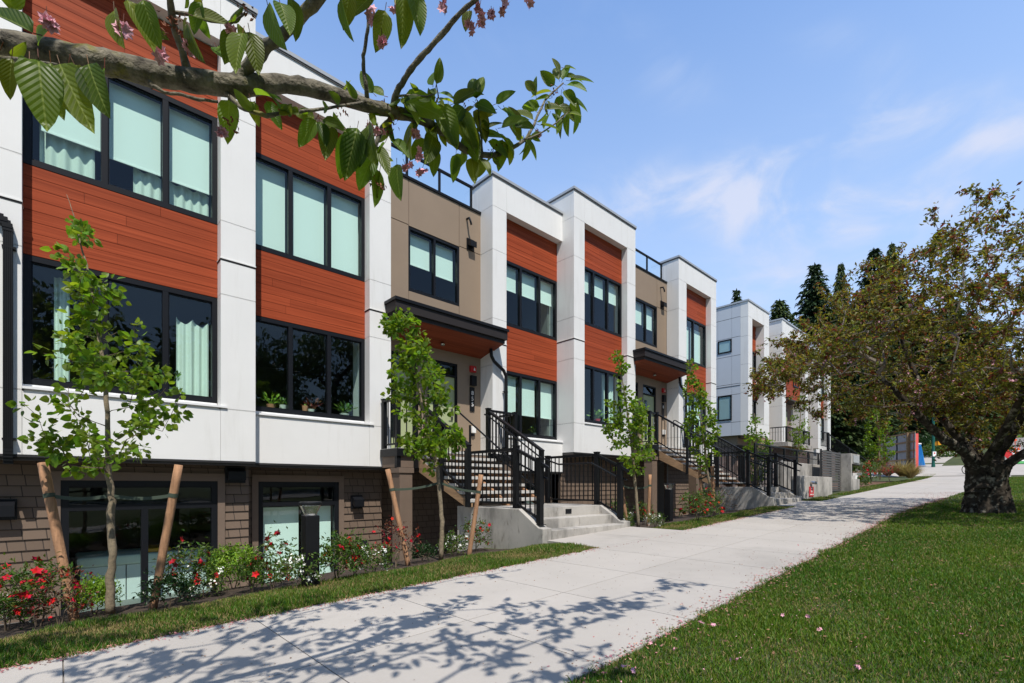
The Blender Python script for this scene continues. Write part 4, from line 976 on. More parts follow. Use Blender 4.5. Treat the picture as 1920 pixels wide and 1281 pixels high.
young_tree('young tree with dense bright crown standing before the porch numbered 855',tr2,[.036,.033,.031,.029,.024,.019,.014,.008,.003],[(zf(872,f),.20),(zf(840,f),.42),(zf(800,f),.52),(zf(740,f),.50),(zf(700,f),.42),(zf(650,f),.36),(zf(610,f),.30),(zf(585,f),.10)],110,.088,800,12)
tie=Wf(825,905,f);stake(768,1065,727,880,7.0,.036,'leaning wooden stake left of the tree before the near porch',tie);stake(878,1038,902,890,7.3,.034,'leaning wooden stake against the stained concrete cheek wall',tie)
f=10.6
tr3=[Wf(1197,990,f),Wf(1193,930,f),Wf(1189,890,f),Wf(1184,830,f),Wf(1176,770,f),Wf(1166,710,f),Wf(1155,655,f)]
young_tree('young tree with full green crown right of the near steps',tr3,[.038,.034,.030,.026,.019,.011,.003],[(zf(892,f),.22),(zf(860,f),.50),(zf(810,f),.55),(zf(760,f),.45),(zf(725,f),.22),(zf(680,f),.16),(zf(655,f),.08)],90,.085,620,13)
tie=Wf(1193,915,f);stake(1177,992,1163,888,10.7,.038,'wooden stake beside the near steps, left of the second staked tree',tie);stake(1215,988,1219,890,10.9,.036,'upright wooden stake left of the further bollard light',tie)
f=12.2
tr4=[Wf(1336,972,f),Wf(1334,930,f),Wf(1327,890,f),Wf(1322,840,f),Wf(1314,790,f),Wf(1303,735,f),Wf(1292,680,f)]
young_tree('slim young tree in front of the further concrete steps',tr4,[.036,.032,.028,.024,.018,.010,.003],[(zf(878,f),.12),(zf(850,f),.32),(zf(800,f),.46),(zf(765,f),.40),(zf(730,f),.22),(zf(690,f),.14),(zf(678,f),.06)],75,.085,460,14)
tie=Wf(1330,888,f);stake(1322,972,1311,878,12.4,.040,'wooden stake before the dappled concrete cheek wall, left of two',tie);stake(1339,968,1335,874,12.7,.038,'wooden stake before the dappled concrete cheek wall, right of two',tie)
f=20.
young_tree('young tree behind the railing before the pale grey flank wall',[Wf(1420,935,f),Wf(1421,880,f),Wf(1420,830,f),Wf(1414,775,f)],[.05,.04,.03,.006],[(zf(900,f),.3),(zf(860,f),.6),(zf(830,f),.6),(zf(790,f),.25),(zf(775,f),.1)],60,.10,420,15,group='young trees further along the row')
f=27.
young_tree('sparse young tree before the brick entrance of the second row',[Wf(1497,930,f),Wf(1497,850,f),Wf(1500,790,f),Wf(1503,740,f)],[.05,.04,.025,.006],[(zf(852,f),.5),(zf(820,f),.65),(zf(780,f),.4),(zf(740,f),.15)],60,.10,330,16,group='young trees further along the row')
f=31.
young_tree('slender pale leaved tree left of the timber hoarding',[Wf(1649,890,f),Wf(1648,840,f),Wf(1646,800,f),Wf(1643,757,f)],[.07,.06,.04,.01],[(zf(872,f),.5),(zf(840,f),.85),(zf(800,f),.8),(zf(765,f),.45),(zf(752,f),.15)],90,.12,900,17,group='young trees further along the row')
# ------------------------------------------------------------------ shrubs
def shrub(kindname,seed):
    """one shrub, base at the origin, about 0.6 m tall"""
    global NR
    NR=np.random.default_rng(seed);R.seed(seed)
    spec=dict(azalea=(.23,.66,80,560,.050,'leaf_azalea','red',26,.068),white=(.25,.46,80,620,.048,'leaf_azalea','whiteflower',20,.040),
      box=(.29,.56,190,2400,.050,'leaf_box',None,0,0),twiggy=(.28,.68,70,290,.040,'leaf_red','red',30,.042),dark=(.28,.44,90,620,.058,'leaf_dark',None,0,0),bare=(.42,.62,80,190,.036,'leaf_bare',None,0,0),
      leafy=(.25,.52,90,860,.050,'leaf_azalea','red',7,.065))[kindname]
    w,h,nt,nl,ls,lm,fm,nf,fs=spec;E=[]
    for _ in range(nt):
        a=R.uniform(0,6.28);u=R.random()**.5
        if kindname in('box','dark','leafy'):
            th=math.acos(R.uniform(-.5,1));r=R.uniform(.55,1);E.append((w*r*math.sin(th)*math.cos(a),w*r*math.sin(th)*math.sin(a),h*.52+h*.46*r*math.cos(th)))
        else:E.append((w*u*math.cos(a),w*u*math.sin(a),h*(.30+.70*R.random())*(1-.25*u)))
    st=[[(0,0,-.05),(R.uniform(-.05,.05),R.uniform(-.05,.05),h*.25)] for _ in range(3)]
    tr=Tree(st,E,step=.07,jit=.25,rmax=.009,rmin=.0022,upw=.8);b=MB();V,q=tr.wood(4,False);b.add(V,q);root_mb=b
    tp,td=tr.tipdirs();P,D=tr.along(nl//3,2);k=nl-len(P);i=NR.integers(0,len(tp),k);P=np.concatenate([P,tp[i]+NR.normal(size=(k,3))*ls*.9]);n=len(P)
    b2=MB();V,q=scatter(T_DIA,P,rdir(n,.35),rdir(n,.5),ls*(.6+.7*NR.random(n)),ls*.42);b2.add(V,q)
    b3=None
    if nf:
        b3=MB();i=NR.integers(0,len(tp),nf);c=tp[i]+rdir(nf,.4)*.02;N=rdir(nf,.5);N[:,1]-=.6
        if fm=='whiteflower':
            c=np.repeat(c,5,0)+NR.normal(size=(nf*5,3))*.022;N=np.repeat(N,5,0)+NR.normal(size=(nf*5,3))*.3;fs=.03
        V,q=flowers(c,N,fs*(.8+.5*NR.random(len(c))));b3.add(V,q)
    return root_mb,b2,b3,lm,fm
PROTO={}
def plant(kn,px,py,sc,label,seed=0,rz=None,name=None,cat='shrub',wide=1.,f=None):
    key=(kn,seed)
    if f is None:p,_=Wg(px,py)
    else:p=Wf(px,py,f)
    p.z-=.01;nm=name or dict(azalea='azalea_shrub',white='white_azalea_shrub',box='box_shrub',twiggy='twiggy_azalea_shrub',dark='laurel_shrub',bare='bare_shrub',leafy='leafy_shrub')[kn]
    if key not in PROTO:
        a,b2,b3,lm,fm=shrub(kn,100+seed+len(kn));t=thing(nm,label,cat,(0,0,0),'flowering shrubs in the beds' if b3 else 'green shrubs in the beds')
        a.build('stems','twig',t);b2.build('foliage',lm,t)
        if b3:b3.build('flowers',fm,t)
        PROTO[key]=t;t.location=p;t.scale=(sc*wide,sc*wide,sc);t.rotation_euler=(0,0,rz or 0);return t
    return dup(PROTO[key],p,R.uniform(0,6.28) if rz is None else rz,label=label,sx=(sc*wide,sc*wide,sc))
R.seed(3)
plant('azalea',12,1185,.95,'red azalea at the far left edge of the near bed',0)
plant('azalea',72,1178,1.1,'tall red azalea left of the leftmost stake',1)
plant('white',40,1172,.8,'white flowered shrub between the two leftmost red azaleas',0)
plant('twiggy',112,1175,.9,'thin reddish shrub at the foot of the leftmost stake',0)
plant('box',178,1156,.72,'bright green rounded shrub against the nearest tree trunk',0)
plant('dark',316,1142,.85,'dark green shrub right of the second stake',0)
plant('azalea',352,1128,1.15,'tall red azalea before the dark basement window',2)
plant('white',383,1122,.9,'low white flowering shrub right of the tall red azalea',1)
plant('box',438,1104,1.0,'bright green mound shrub before the brown shingles',1)
plant('leafy',474,1112,.8,'leafy shrub with few red flowers left of the mint basement window',0)
plant('azalea',512,1108,1.05,'open red azalea before the left half of the mint basement window',0)
plant('white',553,1108,1.0,'white azalea just left of the near bollard light',2)
plant('leafy',632,1092,1.1,'bushy red flowered azalea just right of the near bollard light',1)
plant('azalea',664,1086,.85,'small red azalea in front of the basement window edge',3)
plant('white',700,1078,.95,'white flowering shrub below the low wall vent',0)
plant('twiggy',742,1066,1.2,'sparse reddish shrub behind the left stake of the second tree',1)
plant('dark',793,1056,.7,'small dark green shrub left of the second trunk',1)
plant('white',850,1044,.95,'white azalea at the back corner of the stained concrete wall',1)
plant('azalea',893,1036,1.0,'red azalea before the stained concrete cheek wall',4)
plant('leafy',1157,985,1.2,'green shrub beside the right cheek of the near steps',2)
plant('white',1172,993,.9,'white flowered low shrub right of the near steps',3)
plant('azalea',1207,985,.95,'red azalea behind the trunk of the tree right of the near steps',1)
plant('white',1228,990,.75,'white shrub left of the further bollard light',0)
plant('azalea',1306,980,1.15,'broad bright red azalea right of the further bollard light',2,wide=1.2)
plant('azalea',1332,973,1.1,'bright red azalea left of the dappled concrete wall',0,wide=1.1)
plant('leafy',1322,966,1.4,'tall leafy shrub behind the bright red azaleas',3)
plant('bare',1352,968,1.25,'bare brown shrub before the dappled concrete wall',0)
plant('white',1622,893,2.0,'white flowering shrub beside the concrete pillar',2,f=27)
plant('twiggy',1650,897,2.0,'reddish shrub at the foot of the slender tree by the hoarding',0,f=28)
plant('azalea',1633,904,1.8,'red azalea bed shrub right of the concrete pillar',3,f=26)
plant('twiggy',1668,900,1.6,'reddish low shrub left of the straw coloured grasses',1,f=29)
plant('leafy',1615,918,1.6,'low green shrub at the foot of the concrete pillar',1,f=24)
def tuft(px,py,f,s,label,seed):
    rr=np.random.default_rng(seed);p=Wf(px,py,f);n=420;a=rr.random(n)*6.28;t=rr.random(n)*.7
    D=np.stack([np.cos(a)*t,np.sin(a)*t,np.ones(n)],1);N=np.stack([-np.cos(a),-np.sin(a),np.zeros(n)],1)*-1
    P=np.stack([np.cos(a)*.12*s,np.sin(a)*.12*s,np.zeros(n)],1)+np.array(p);V,q=scatter(oval(4,-.55,.0),P,D,-N+np.array([0,0,.2]),s*(.6+.5*rr.random(n)),.03)
    b=MB();b.add(V,q);o=b.build('ornamental_grass','dry');tag(o,label,'grass tuft','straw coloured grass tufts by the hoarding')
tuft(1665,893,30,.75,'small straw coloured grass tuft under the left hoarding post',1);tuft(1692,894,30,1.15,'large straw coloured grass tuft under the middle of the hoarding',2);tuft(1707,897,29,.9,'straw coloured grass tuft at the right hoarding post',3)
# ------------------------------------------------------------------ big cherry on the lawn (right)
def cherry_right():
    global NR
    NR=np.random.default_rng(5);R.seed(5);f0=10.2
    base,_=Wg(1852,962);t=thing('cherry_tree','old cherry tree with gnarled dark trunk and wide drooping crown on the lawn','tree',base)
    C=base;b=MB()
    # knobbly trunk
    nseg=64;n=110;V=[];T=[]
    from mathutils import noise
    def tr(z):
        return .345+.10*math.exp(-z*8)+.02*math.sin(z*5)+.07*max(0,(z-.7))
    H=1.12
    for i in range(nseg+1):
        z=H*i/nseg;r=tr(z)
        for j in range(n):
            a=2*math.pi*j/n;q=Vector((math.cos(a)*1.4,math.sin(a)*1.4,z*1.5))
            k=1+.07*math.sin(3*a+1.5*z+1)+.05*math.sin(5*a-2.2*z)+.15*math.exp(-z*6)*max(0,math.sin(4*a+.6))
            k+=.16*noise.noise(q*1.6)+.10*noise.noise(Vector((q.x*4,q.y*4,q.z*2.2)))-.07*abs(noise.noise(Vector((q.x*7,q.y*7,q.z*3))))+.045*noise.noise(q*15)
            V.append((C.x+r*k*math.cos(a)-.05*z,C.y+r*k*math.sin(a),C.z-.08+z))
    for i in range(nseg):
        for j in range(n):T.append((i*n+j,i*n+(j+1)%n,(i+1)*n+(j+1)%n,(i+1)*n+j))
    b.add(V,T);top=len(V);
    b.v=[];b.lathe([(tr(H)*.9,-.05),(tr(H)*.75,.08),(.1,.13)],(C.x-.05*H,C.y,C.z-.10+H),24);b.build('trunk','trunkbark',t,smooth=True)
    sT_=Vector((C.x-.05,C.y,C.z+.95))
    limbs=[]
    def limb(pts,r0,r1):limbs.append((pts,r0,r1))
    u=Vector((sT,-cT,0));v=Vector((cT,sT,0))  # picture right, picture depth
    def L(*q):return [sT_+u*a+v*d+Vector((0,0,h)) for a,d,h in q]
    limb(L((-.2,0,-.1),(-.55,-.1,.35),(-1.1,-.2,.62),(-1.8,-.3,1.2),(-2.6,-.3,2.0)),.19,.04)
    limb(L((-.1,.1,.0),(-.35,.3,.7),(-.8,.5,1.5),(-1.2,.6,2.5),(-1.5,.6,3.4)),.14,.03)
    limb(L((.1,.0,.0),(.2,-.3,.7),(.2,-.7,1.5),(-.1,-1.1,2.4)),.13,.03)
    limb(L((.2,.05,0),(.5,.2,.6),(.9,.3,1.2),(1.5,.5,1.9),(2.3,.6,2.6)),.17,.04)
    limb(L((.1,.2,0),(.3,.7,.7),(.7,1.4,1.5),(1.1,2.2,2.3)),.14,.03)
    limb(L((-.2,-.1,0),(-.5,-.7,.5),(-.9,-1.5,1.2),(-1.4,-2.2,1.9)),.13,.03)
    limb(L((.1,-.2,.0),(.5,-.8,.6),(1.1,-1.5,1.4),(1.8,-2.0,2.1)),.13,.03)
    b=MB()
    for p,r0,r1 in limbs:
        p=[Vector(q) for q in p];p=[p[0]+Vector((0,0,-.45))]+p;fp=[];fr=[];k=len(p)
        for i in range(k-1):
            for m in range(5):
                w=m/5;tt=(i+w)/(k-1);v0=p[max(0,i-1)];v1=p[i];v2=p[i+1];v3=p[min(k-1,i+2)]
                cpt=.5*((2*v1)+(v2-v0)*w+(2*v0-5*v1+4*v2-v3)*w*w+(3*v1-v0-3*v2+v3)*w**3)
                fp.append(cpt+Vector((R.uniform(-1,1),R.uniform(-1,1),R.uniform(-1,1)))*.012);fr.append((r0*1.15+(r1-r0*1.15)*tt**.62)*(1+R.uniform(-.10,.12)))
        b.tube(fp,fr,16,rough=.07)
    b.build('limbs','trunkbark',t,smooth=True)
    # twig ends in an umbrella shaped shell
    E=[];CC=sT_+Vector((0,0,.9))
    # outline radius by picture side (left lower and drooping), measured as (angle fraction -> reach, top, skirt)
    while len(E)<2300:
        a=R.uniform(0,2*math.pi);s=math.sqrt(R.random());rx=4.75*s;x=math.cos(a)*rx;d=math.sin(a)*4.1*s
        q=s
        topz=(4.95-(.30 if x>.5 else 0))*(1-.46*q**2.4)+.28*math.sin(3*a+2)+.24*math.sin(7*a)-(.35 if x<-1.5 else 0)*q
        low=.42+1.15*q-(.55*q if x>.5 else 0)+.2*math.sin(5*a)
        if x<-.4:low=max(low,1.2+(.75 if x<-2.2 else 0))
        h=low+(topz-low)*(R.random()**.75)
        if R.random()<.10:h=topz+R.uniform(0,.45)
        if q<.16 and h<1.2:continue
        E.append(tuple(sT_+u*x+v*d+Vector((0,0,h))))
    for _ in range(420):
        x=R.uniform(-2.6,2.2);E.append(tuple(sT_+u*x+v*R.uniform(-2.8,.8)+Vector((0,0,R.uniform(.35 if x>-.5 else 1.25,1.9)))))
    tree=Tree([p for p,_,_ in limbs],E,step=.22,jit=.26,sag=.10,rmax=.055,rmin=.0055,pw=.5,upw=.25)
    b=MB();V,q=tree.wood(5);b.add(V,q);b.build('branches','cherrytwig',t)
    tp,td=tree.tipdirs();P,D=tree.along(9400,3);k=3
    P=np.concatenate([P,np.repeat(tp,k,0)+NR.normal(size=(len(tp)*k,3))*.07]);n=len(P)
    # leaves in small rosettes
    m=4;P=np.repeat(P,m,0)+NR.normal(size=(n*m,3))*.028;n=len(P);dd=rdir(n,.05);dd[:,2]-=.12
    Ls=.102*(.55+.6*NR.random(n));N=rdir(n,.8);br=NR.random(n)<.23
    b=MB()
    for mi,kk in ((0,~br),(1,br)):
        V,q=scatter(T_DIA,P[kk],dd[kk],N[kk],Ls[kk],Ls[kk]*.46);b.add(V,q,mi)
    b.build('crown',['leaf_crown','leaf_bronze'],t)
    i=NR.integers(0,len(P),480);c=P[i]+np.array([0,0,-.05]);c=np.repeat(c,5,0)+NR.normal(size=(len(c)*5,3))*.026
    V,q=flowers(c,rdir(len(c)),.045);b=MB();b.add(V,q,0)
    i=NR.integers(0,len(P),900);V,q=scatter(T_DIA,P[i]+np.array([0,0,-.03]),rdir(900,-.3),rdir(900),.05,.022);b.add(V,q,1);b.build('blossom',['petal_pink','calyx'],t)
cherry_right()
# ------------------------------------------------------------------ cherry overhead (left): limbs reach in over the viewer
def cherry_near():
    global NR
    NR=np.random.default_rng(9);R.seed(9)
    b0=Vector((-2.3,.5,gz(-2.3,.5)));t=thing('cherry_tree','cherry tree whose lichened limb, leaves and fading pink blossoms hang across the top','tree',b0)
    main=[(0,86,1.25,25),(60,93,1.27,24),(110,103,1.30,23),(160,112,1.32,23),(200,118,1.34,22),(250,131,1.38,21),(300,141,1.41,20),(350,150,1.45,19),(400,157,1.48,19),(440,161,1.5,19),(478,158,1.52,17),(520,157,1.56,15),(560,160,1.6,14.5),(600,170,1.64,13.5),(650,186,1.7,12.5),(700,201,1.77,11.5),(740,210,1.84,10.5),(780,220,1.91,9),(820,240,1.98,7.5),(845,262,2.05,6.5),(872,282,2.1,5.8),(900,291,2.15,5.2),(925,292,2.2,4.8),(945,285,2.25,4.2),(962,277,2.3,3.6),(986,262,2.36,3),(1001,234,2.4,2.4),(1021,188,2.46,1.9),(1056,156,2.52,1.3)]
    subs=[
     [(440,160,1.5,14),(462,128,1.49,12),(482,108,1.47,11),(500,85,1.45,10.5),(530,65,1.42,10.5),(556,40,1.40,10.5),(585,10,1.36,10.5),(620,-35,1.31,10),(670,-120,1.25,9)],
     [(736,205,1.84,6.5),(744,172,1.80,5.5),(758,150,1.78,5),(771,129,1.75,5),(790,106,1.73,5),(810,86,1.70,4.8),(834,58,1.67,4.4),(850,38,1.65,4.4),(866,22,1.63,4.2),(892,0,1.60,4),(950,-60,1.55,4)],
     [(690,198,1.76,4.6),(686,164,1.72,3.6),(682,130,1.7,3.4),(681,105,1.68,3.2),(687,75,1.66,3.0),(690,50,1.64,3),(694,-20,1.6,3)],
     [(352,140,1.45,8),(345,105,1.42,6.5),(337,82,1.40,6.2),(329,60,1.38,6),(323,35,1.36,5.8),(318,0,1.33,5.8),(310,-60,1.3,5.5)],
     [(276,146,1.39,6),(284,160,1.39,4),(308,173,1.4,3.0),(340,178,1.42,2.8),(372,186,1.43,2.8),(409,191,1.45,2.5)],
     [(420,172,1.49,5),(450,200,1.48,3.8),(475,211,1.48,3.6),(499,217,1.49,4),(530,213,1.52,3.4),(562,209,1.55,3),(600,205,1.6,2.6),(637,199,1.63,2.4),(680,192,1.7,2.2)],
     [(738,212,1.84,6),(730,228,1.83,5),(716,240,1.82,4.5),(708,262,1.8,3.6),(702,290,1.79,3),(700,318,1.78,2)],
     [(904,290,2.15,2.6),(903,262,2.14,1.8),(900,234,2.12,1.6),(897,210,2.11,1.4),(895,188,2.1,1)],
     [(986,262,2.36,2),(1010,252,2.38,1.6),(1044,230,2.42,1.2),(1064,212,2.45,.9)],
     [(745,180,1.80,2),(772,179,1.81,1.6),(800,181,1.82,1.3),(815,176,1.83,1)],
     [(0,109,1.15,4),(40,113,1.14,3.6),(75,118,1.13,3.4),(110,122,1.12,2.4)],
     [(330,24,1.36,3.4),(360,27,1.35,2.8),(395,40,1.34,2.4),(430,45,1.34,2.2),(460,25,1.33,2)],
     [(800,225,1.94,2.4),(812,205,1.93,1.8),(822,182,1.92,1.4),(818,158,1.9,1)]]
    b=MB()
    def P3(q):return Wf(q[0],q[1],q[2])
    root=P3(main[0]);ext=[b0+Vector((0,0,-.1)),b0+Vector((.02,.0,.5)),b0+Vector((.05,.03,1.0))]
    b.tube(ext,[.24,.20,.17],16,rough=.05);b.build('trunk','cherrybark',t,smooth=True)
    b=MB();fk=ext[-1];mid=fk.lerp(root,.5)+Vector((0,-.05,.16))
    pts=[fk-Vector((0,0,.1)),fk.lerp(mid,.5)+Vector((0,0,.05)),mid,mid.lerp(root,.6)]+[P3(q) for q in main];rr=[.085,.062,.05,.042]+[q[3]*q[2]/F for q in main]
    # finer points with small wobbles: bark bumps
    fp=[];fr=[]
    for i in range(len(pts)-1):
        for k in range(3):
            u=k/3;fp.append(pts[i].lerp(pts[i+1],u)+Vector((R.uniform(-1,1),R.uniform(-1,1),R.uniform(-1,1)))*.0016);fr.append((rr[i]*(1-u)+rr[i+1]*u)*(1+R.uniform(-.05,.08)))
    fp.append(pts[-1]);fr.append(rr[-1]);b.tube(fp,fr,14,rough=.045)
    for s in subs:
        p=[P3(q) for q in s];r=[q[3]*q[2]/F for q in s];fp=[];fr=[]
        for i in range(len(p)-1):
            for k in range(3):
                u=k/3;fp.append(p[i].lerp(p[i+1],u)+Vector((R.uniform(-1,1),R.uniform(-1,1),R.uniform(-1,1)))*.0014);fr.append((r[i]*(1-u)+r[i+1]*u)*(1+R.uniform(-.08,.16)))
        fp.append(p[-1]);fr.append(r[-1]);b.tube(fp,fr,10,rough=.06)
    for (x,y,f,s) in ((524,152,1.56,9),(519,170,1.56,8),(430,190,1.49,7),(655,180,1.7,6),(905,285,2.15,4),(770,132,1.75,4),(285,160,1.39,5)):
        c=Wf(x,y,f)
        for _ in range(5):
            d=Vector((R.uniform(-1,1),R.uniform(-1,1),R.uniform(-1,1)))*s*f/F*1.3;b.tube([c,c+d],[s*.35*f/F,s*.2*f/F],6)
    # ---- limbs above the picture, laid along the dapple they cast on the walk
    d=SUN
    streaks=[([(455,1200),(560,1155),(700,1122),(860,1088),(975,1072)],2.25),([(430,1252),(620,1196),(800,1152),(1000,1140)],2.5),([(640,1275),(850,1203),(1050,1152),(1180,1120),(1285,1099)],2.35),([(860,1262),(1050,1190),(1160,1150),(1245,1138)],2.6),
       ([(120,1285),(260,1262),(420,1230)],2.3),([(960,1285),(1090,1255),(1155,1232)],2.2),([(20,1215),(160,1180),(330,1130)],2.6),([(60,1150),(300,1115),(470,1090)],2.9),([(700,1200),(780,1170),(850,1150)],2.7),([(560,1262),(700,1235),(860,1225)],2.5),([(10,1245),(120,1195),(260,1160),(430,1120),(560,1085)],3.2),([(30,1185),(170,1170),(330,1150),(480,1125)],3.3),([(10,1215),(200,1205),(420,1170),(640,1120)],2.8),([(60,1270),(200,1240),(380,1215),(560,1180)],2.6),([(250,1275),(420,1262),(560,1225)],2.9),([(20,1150),(200,1135),(330,1105)],3.4)]
    air=[];axes=[]
    for pts,zt in streaks:
        a=[]
        for px,py in pts:
            g,_=Wg(px,py);k=(zt-g.z)/(-d.z);q=g-d*k;pr=proj(q)
            if pr is not None and -30<pr[0]<1950 and -45<pr[1]<1300:
                # keep it above the picture
                k=(zt+.9-g.z)/(-d.z);q=g-d*k
            a.append(q)
        axes.append(a)
    hub=fk+Vector((.6,-.35,1.2));b.tube([fk,fk.lerp(hub,.5)+Vector((-.1,0,.1)),hub],[.10,.08,.06],12,rough=.05)
    for a in axes:
        m=hub.lerp(a[0],.5)+Vector((0,-.1,.15));q=[hub,m]+a;k=len(q);b.tube(q,[.016*(1-i/(k-.2))+.003 for i in range(k)],7,rough=.05)
    b.build('branch','cherrybark',t,smooth=True)
    # ---- hand placed leaves: (x,y of base, length px, angle deg (0 right, 90 up), depth)
    lv=[(72,112,128,-84,1.05),(112,120,138,-64,1.1),(166,120,104,-74,1.1),(95,118,90,-100,1.1),(128,120,70,-110,1.12),(55,112,60,-70,1.1),(196,128,60,-95,1.2),(140,122,55,-60,1.2),(22,110,70,-105,1.1),(62,62,110,150,.95),(20,20,75,60,1.0),(0,95,60,200,1.1),(90,58,60,175,1.05),
     (214,20,75,-78,1.1),(238,0,80,-60,1.2),(268,0,75,-85,1.15),(262,35,60,-40,1.3),(362,30,66,15,1.3),(350,45,70,-75,1.3),(378,5,55,-120,1.3),(455,62,85,-100,1.3),(468,60,72,-75,1.35),(502,10,80,-75,1.25),(525,5,70,-70,1.25),(545,-5,65,-80,1.3),(407,88,75,-40,1.4),(432,58,60,-100,1.35),
     (640,-5,66,-80,1.35),(655,-15,60,-100,1.4),(755,-10,85,-85,1.45),(772,-15,80,-70,1.45),(722,20,70,-100,1.5),(745,-5,55,-60,1.5),(880,20,40,-100,1.65),(905,-5,60,20,1.6),(700,-10,60,-130,1.45),
     (430,188,80,-95,1.45),(480,178,62,-12,1.5),(470,190,45,-75,1.5),(500,190,50,-60,1.55),(590,222,48,160,1.6),(592,225,60,-120,1.6),(600,228,45,-70,1.6),(605,225,50,-20,1.6),(620,235,65,-95,1.62),(655,250,80,-110,1.7),(670,240,95,-105,1.7),(690,235,88,-85,1.75),(700,290,75,-110,1.78),(700,312,70,-80,1.78),(690,262,70,-130,1.72),(705,275,60,-60,1.78),(722,268,60,-120,1.8),
     (744,308,66,-88,1.85),(712,320,52,-100,1.8),(735,262,55,-40,1.85),(755,185,85,-15,1.85),(752,192,70,-50,1.85),(740,215,60,10,1.85),(720,180,40,150,1.8),(700,175,45,120,1.78),(640,190,40,60,1.7),
     (805,190,80,-80,1.95),(822,195,85,-70,1.95),(840,200,60,-95,2.0),(798,208,60,-120,1.92),(812,160,50,95,1.9),(818,158,45,70,1.9),(824,175,35,-20,1.92),(815,182,30,120,1.9),(790,225,70,-140,1.92),(775,232,60,-100,1.9),(812,255,72,-95,2.0),(800,262,50,-130,1.98),(815,280,48,-92,2.0),(835,238,55,-60,2.0),
     (862,225,80,-60,2.08),(868,215,75,-75,2.08),(880,240,70,-80,2.1),(868,200,55,-110,2.08),(850,195,50,20,2.05),(872,188,42,40,2.08),(893,185,52,100,2.1),(893,185,48,80,2.1),(893,195,45,-30,2.1),(890,200,40,-150,2.1),(893,205,60,-75,2.12),(898,215,50,-110,2.12),
     (855,290,48,-95,2.08),(868,290,45,-120,2.1),(884,296,48,-80,2.12),(898,297,50,-60,2.15),(905,297,42,-100,2.15),(905,255,45,10,2.15),(908,245,40,30,2.15),(915,265,48,-20,2.17),(935,250,50,-45,2.2),(940,240,55,15,2.2),(925,205,40,170,2.18),(930,195,42,20,2.2),(940,205,45,-15,2.2),(948,208,40,-50,2.2),(925,215,38,200,2.18),
     (950,268,48,-80,2.25),(942,262,55,-100,2.22),(958,228,45,-70,2.28),(965,232,42,-20,2.28),(975,240,45,120,2.32),(985,262,40,-40,2.34),(990,255,42,-100,2.36),(1000,225,45,150,2.4),(1005,210,42,120,2.4),(1012,200,40,170,2.42),(1005,180,35,95,2.42),(1003,170,30,130,2.4),(1030,185,38,160,2.46),(1035,172,42,175,2.48),(1040,160,36,150,2.5),(1048,150,38,100,2.52),(1055,150,34,70,2.52),(1060,145,42,20,2.52),(1068,152,50,8,2.52),(1062,160,45,-20,2.52),(1058,170,42,-60,2.52),(1052,178,38,-100,2.5),(1065,185,45,-15,2.52),(1070,190,40,-50,2.52),(1048,198,42,-30,2.5),(1044,215,42,-80,2.45),(1066,212,38,-95,2.45),(1060,212,42,-110,2.45),(1080,212,34,-85,2.48),(1030,215,36,-120,2.44),(1022,205,38,20,2.45),(1012,235,40,-10,2.4),(1048,135,30,110,2.52),(1058,128,28,20,2.52)]
    Pp=[];D=[];N=[];Ls=[];u=Vector((sT,-cT,0));fw=Vector((cT,sT,0));pet=MB()
    for x,y,ln,an,f in lv:
        f*=1.0;a=math.radians(an+R.uniform(-6,6));p=Wf(x,y,f);dd=(u*math.cos(a)+Vector((0,0,1))*math.sin(a)+fw*R.uniform(-.45,.45)).normalized()
        nn=(-fw*R.uniform(.4,1)+Vector((0,0,1))*R.uniform(-.1,.9)+u*R.uniform(-.8,.8)).normalized()
        Pp.append(p);D.append(dd);N.append(nn);Ls.append(ln*f/F*1.06)
        pet.tube([p-dd*.018+Vector((0,0,.006)),p],[.0011,.0009],4)
    b=MB();Ls=np.array(Ls)*.92;V,q=scatter(T_CHERRY,Pp,D,N,Ls,Ls*(.44+.12*NR.random(len(Ls))));b.add(V,q,0,T_CHERRY[0])
    # smaller loose leaves along the thin wood
    ex=[];
    for s in [main[14:]]+subs[5:]:
        for i in range(len(s)-1):
            for _ in range(2):
                w=R.random();q=[s[i][k]*(1-w)+s[i+1][k]*w for k in range(3)];ex.append(Wf(*q))
    ex=np.array([tuple(e) for e in ex]);n=len(ex);Le=.045+.03*NR.random(n);dd=rdir(n,-.15);V,q=scatter(T_CHERRY,ex+dd*.012,dd,rdir(n,.4),Le,Le*.46);b.add(V,q,0,T_CHERRY[0])
    # the unseen crown overhead, thick with leaves
    A=[]
    for a in axes:
        for i in range(len(a)-1):
            L=(a[i+1]-a[i]).length
            for _ in range(int(L*9)+2):
                p=a[i].lerp(a[i+1],R.random())+Vector((R.gauss(0,.10),R.gauss(0,.10),R.gauss(0,.08)))
                for _ in range(R.randint(4,8)):A.append(tuple(p+Vector((R.gauss(0,.035),R.gauss(0,.035),R.gauss(0,.03)))))
    A=np.array(A);keep=[]
    for p in A:
        pr=proj(p);keep.append(pr is None or not(-90<pr[0]<2000 and -90<pr[1]<1380))
    A=A[np.array(keep)];n=len(A);La=.095+.05*NR.random(n);V,q=scatter(T_ROUND,A,rdir(n,-.1),rdir(n,.6),La,La*.5);b.add(V,q)
    b.build('leaves','leaf_cherry',t,smooth=True);pet.build('leaf_stalks','leaf_bronze',t)
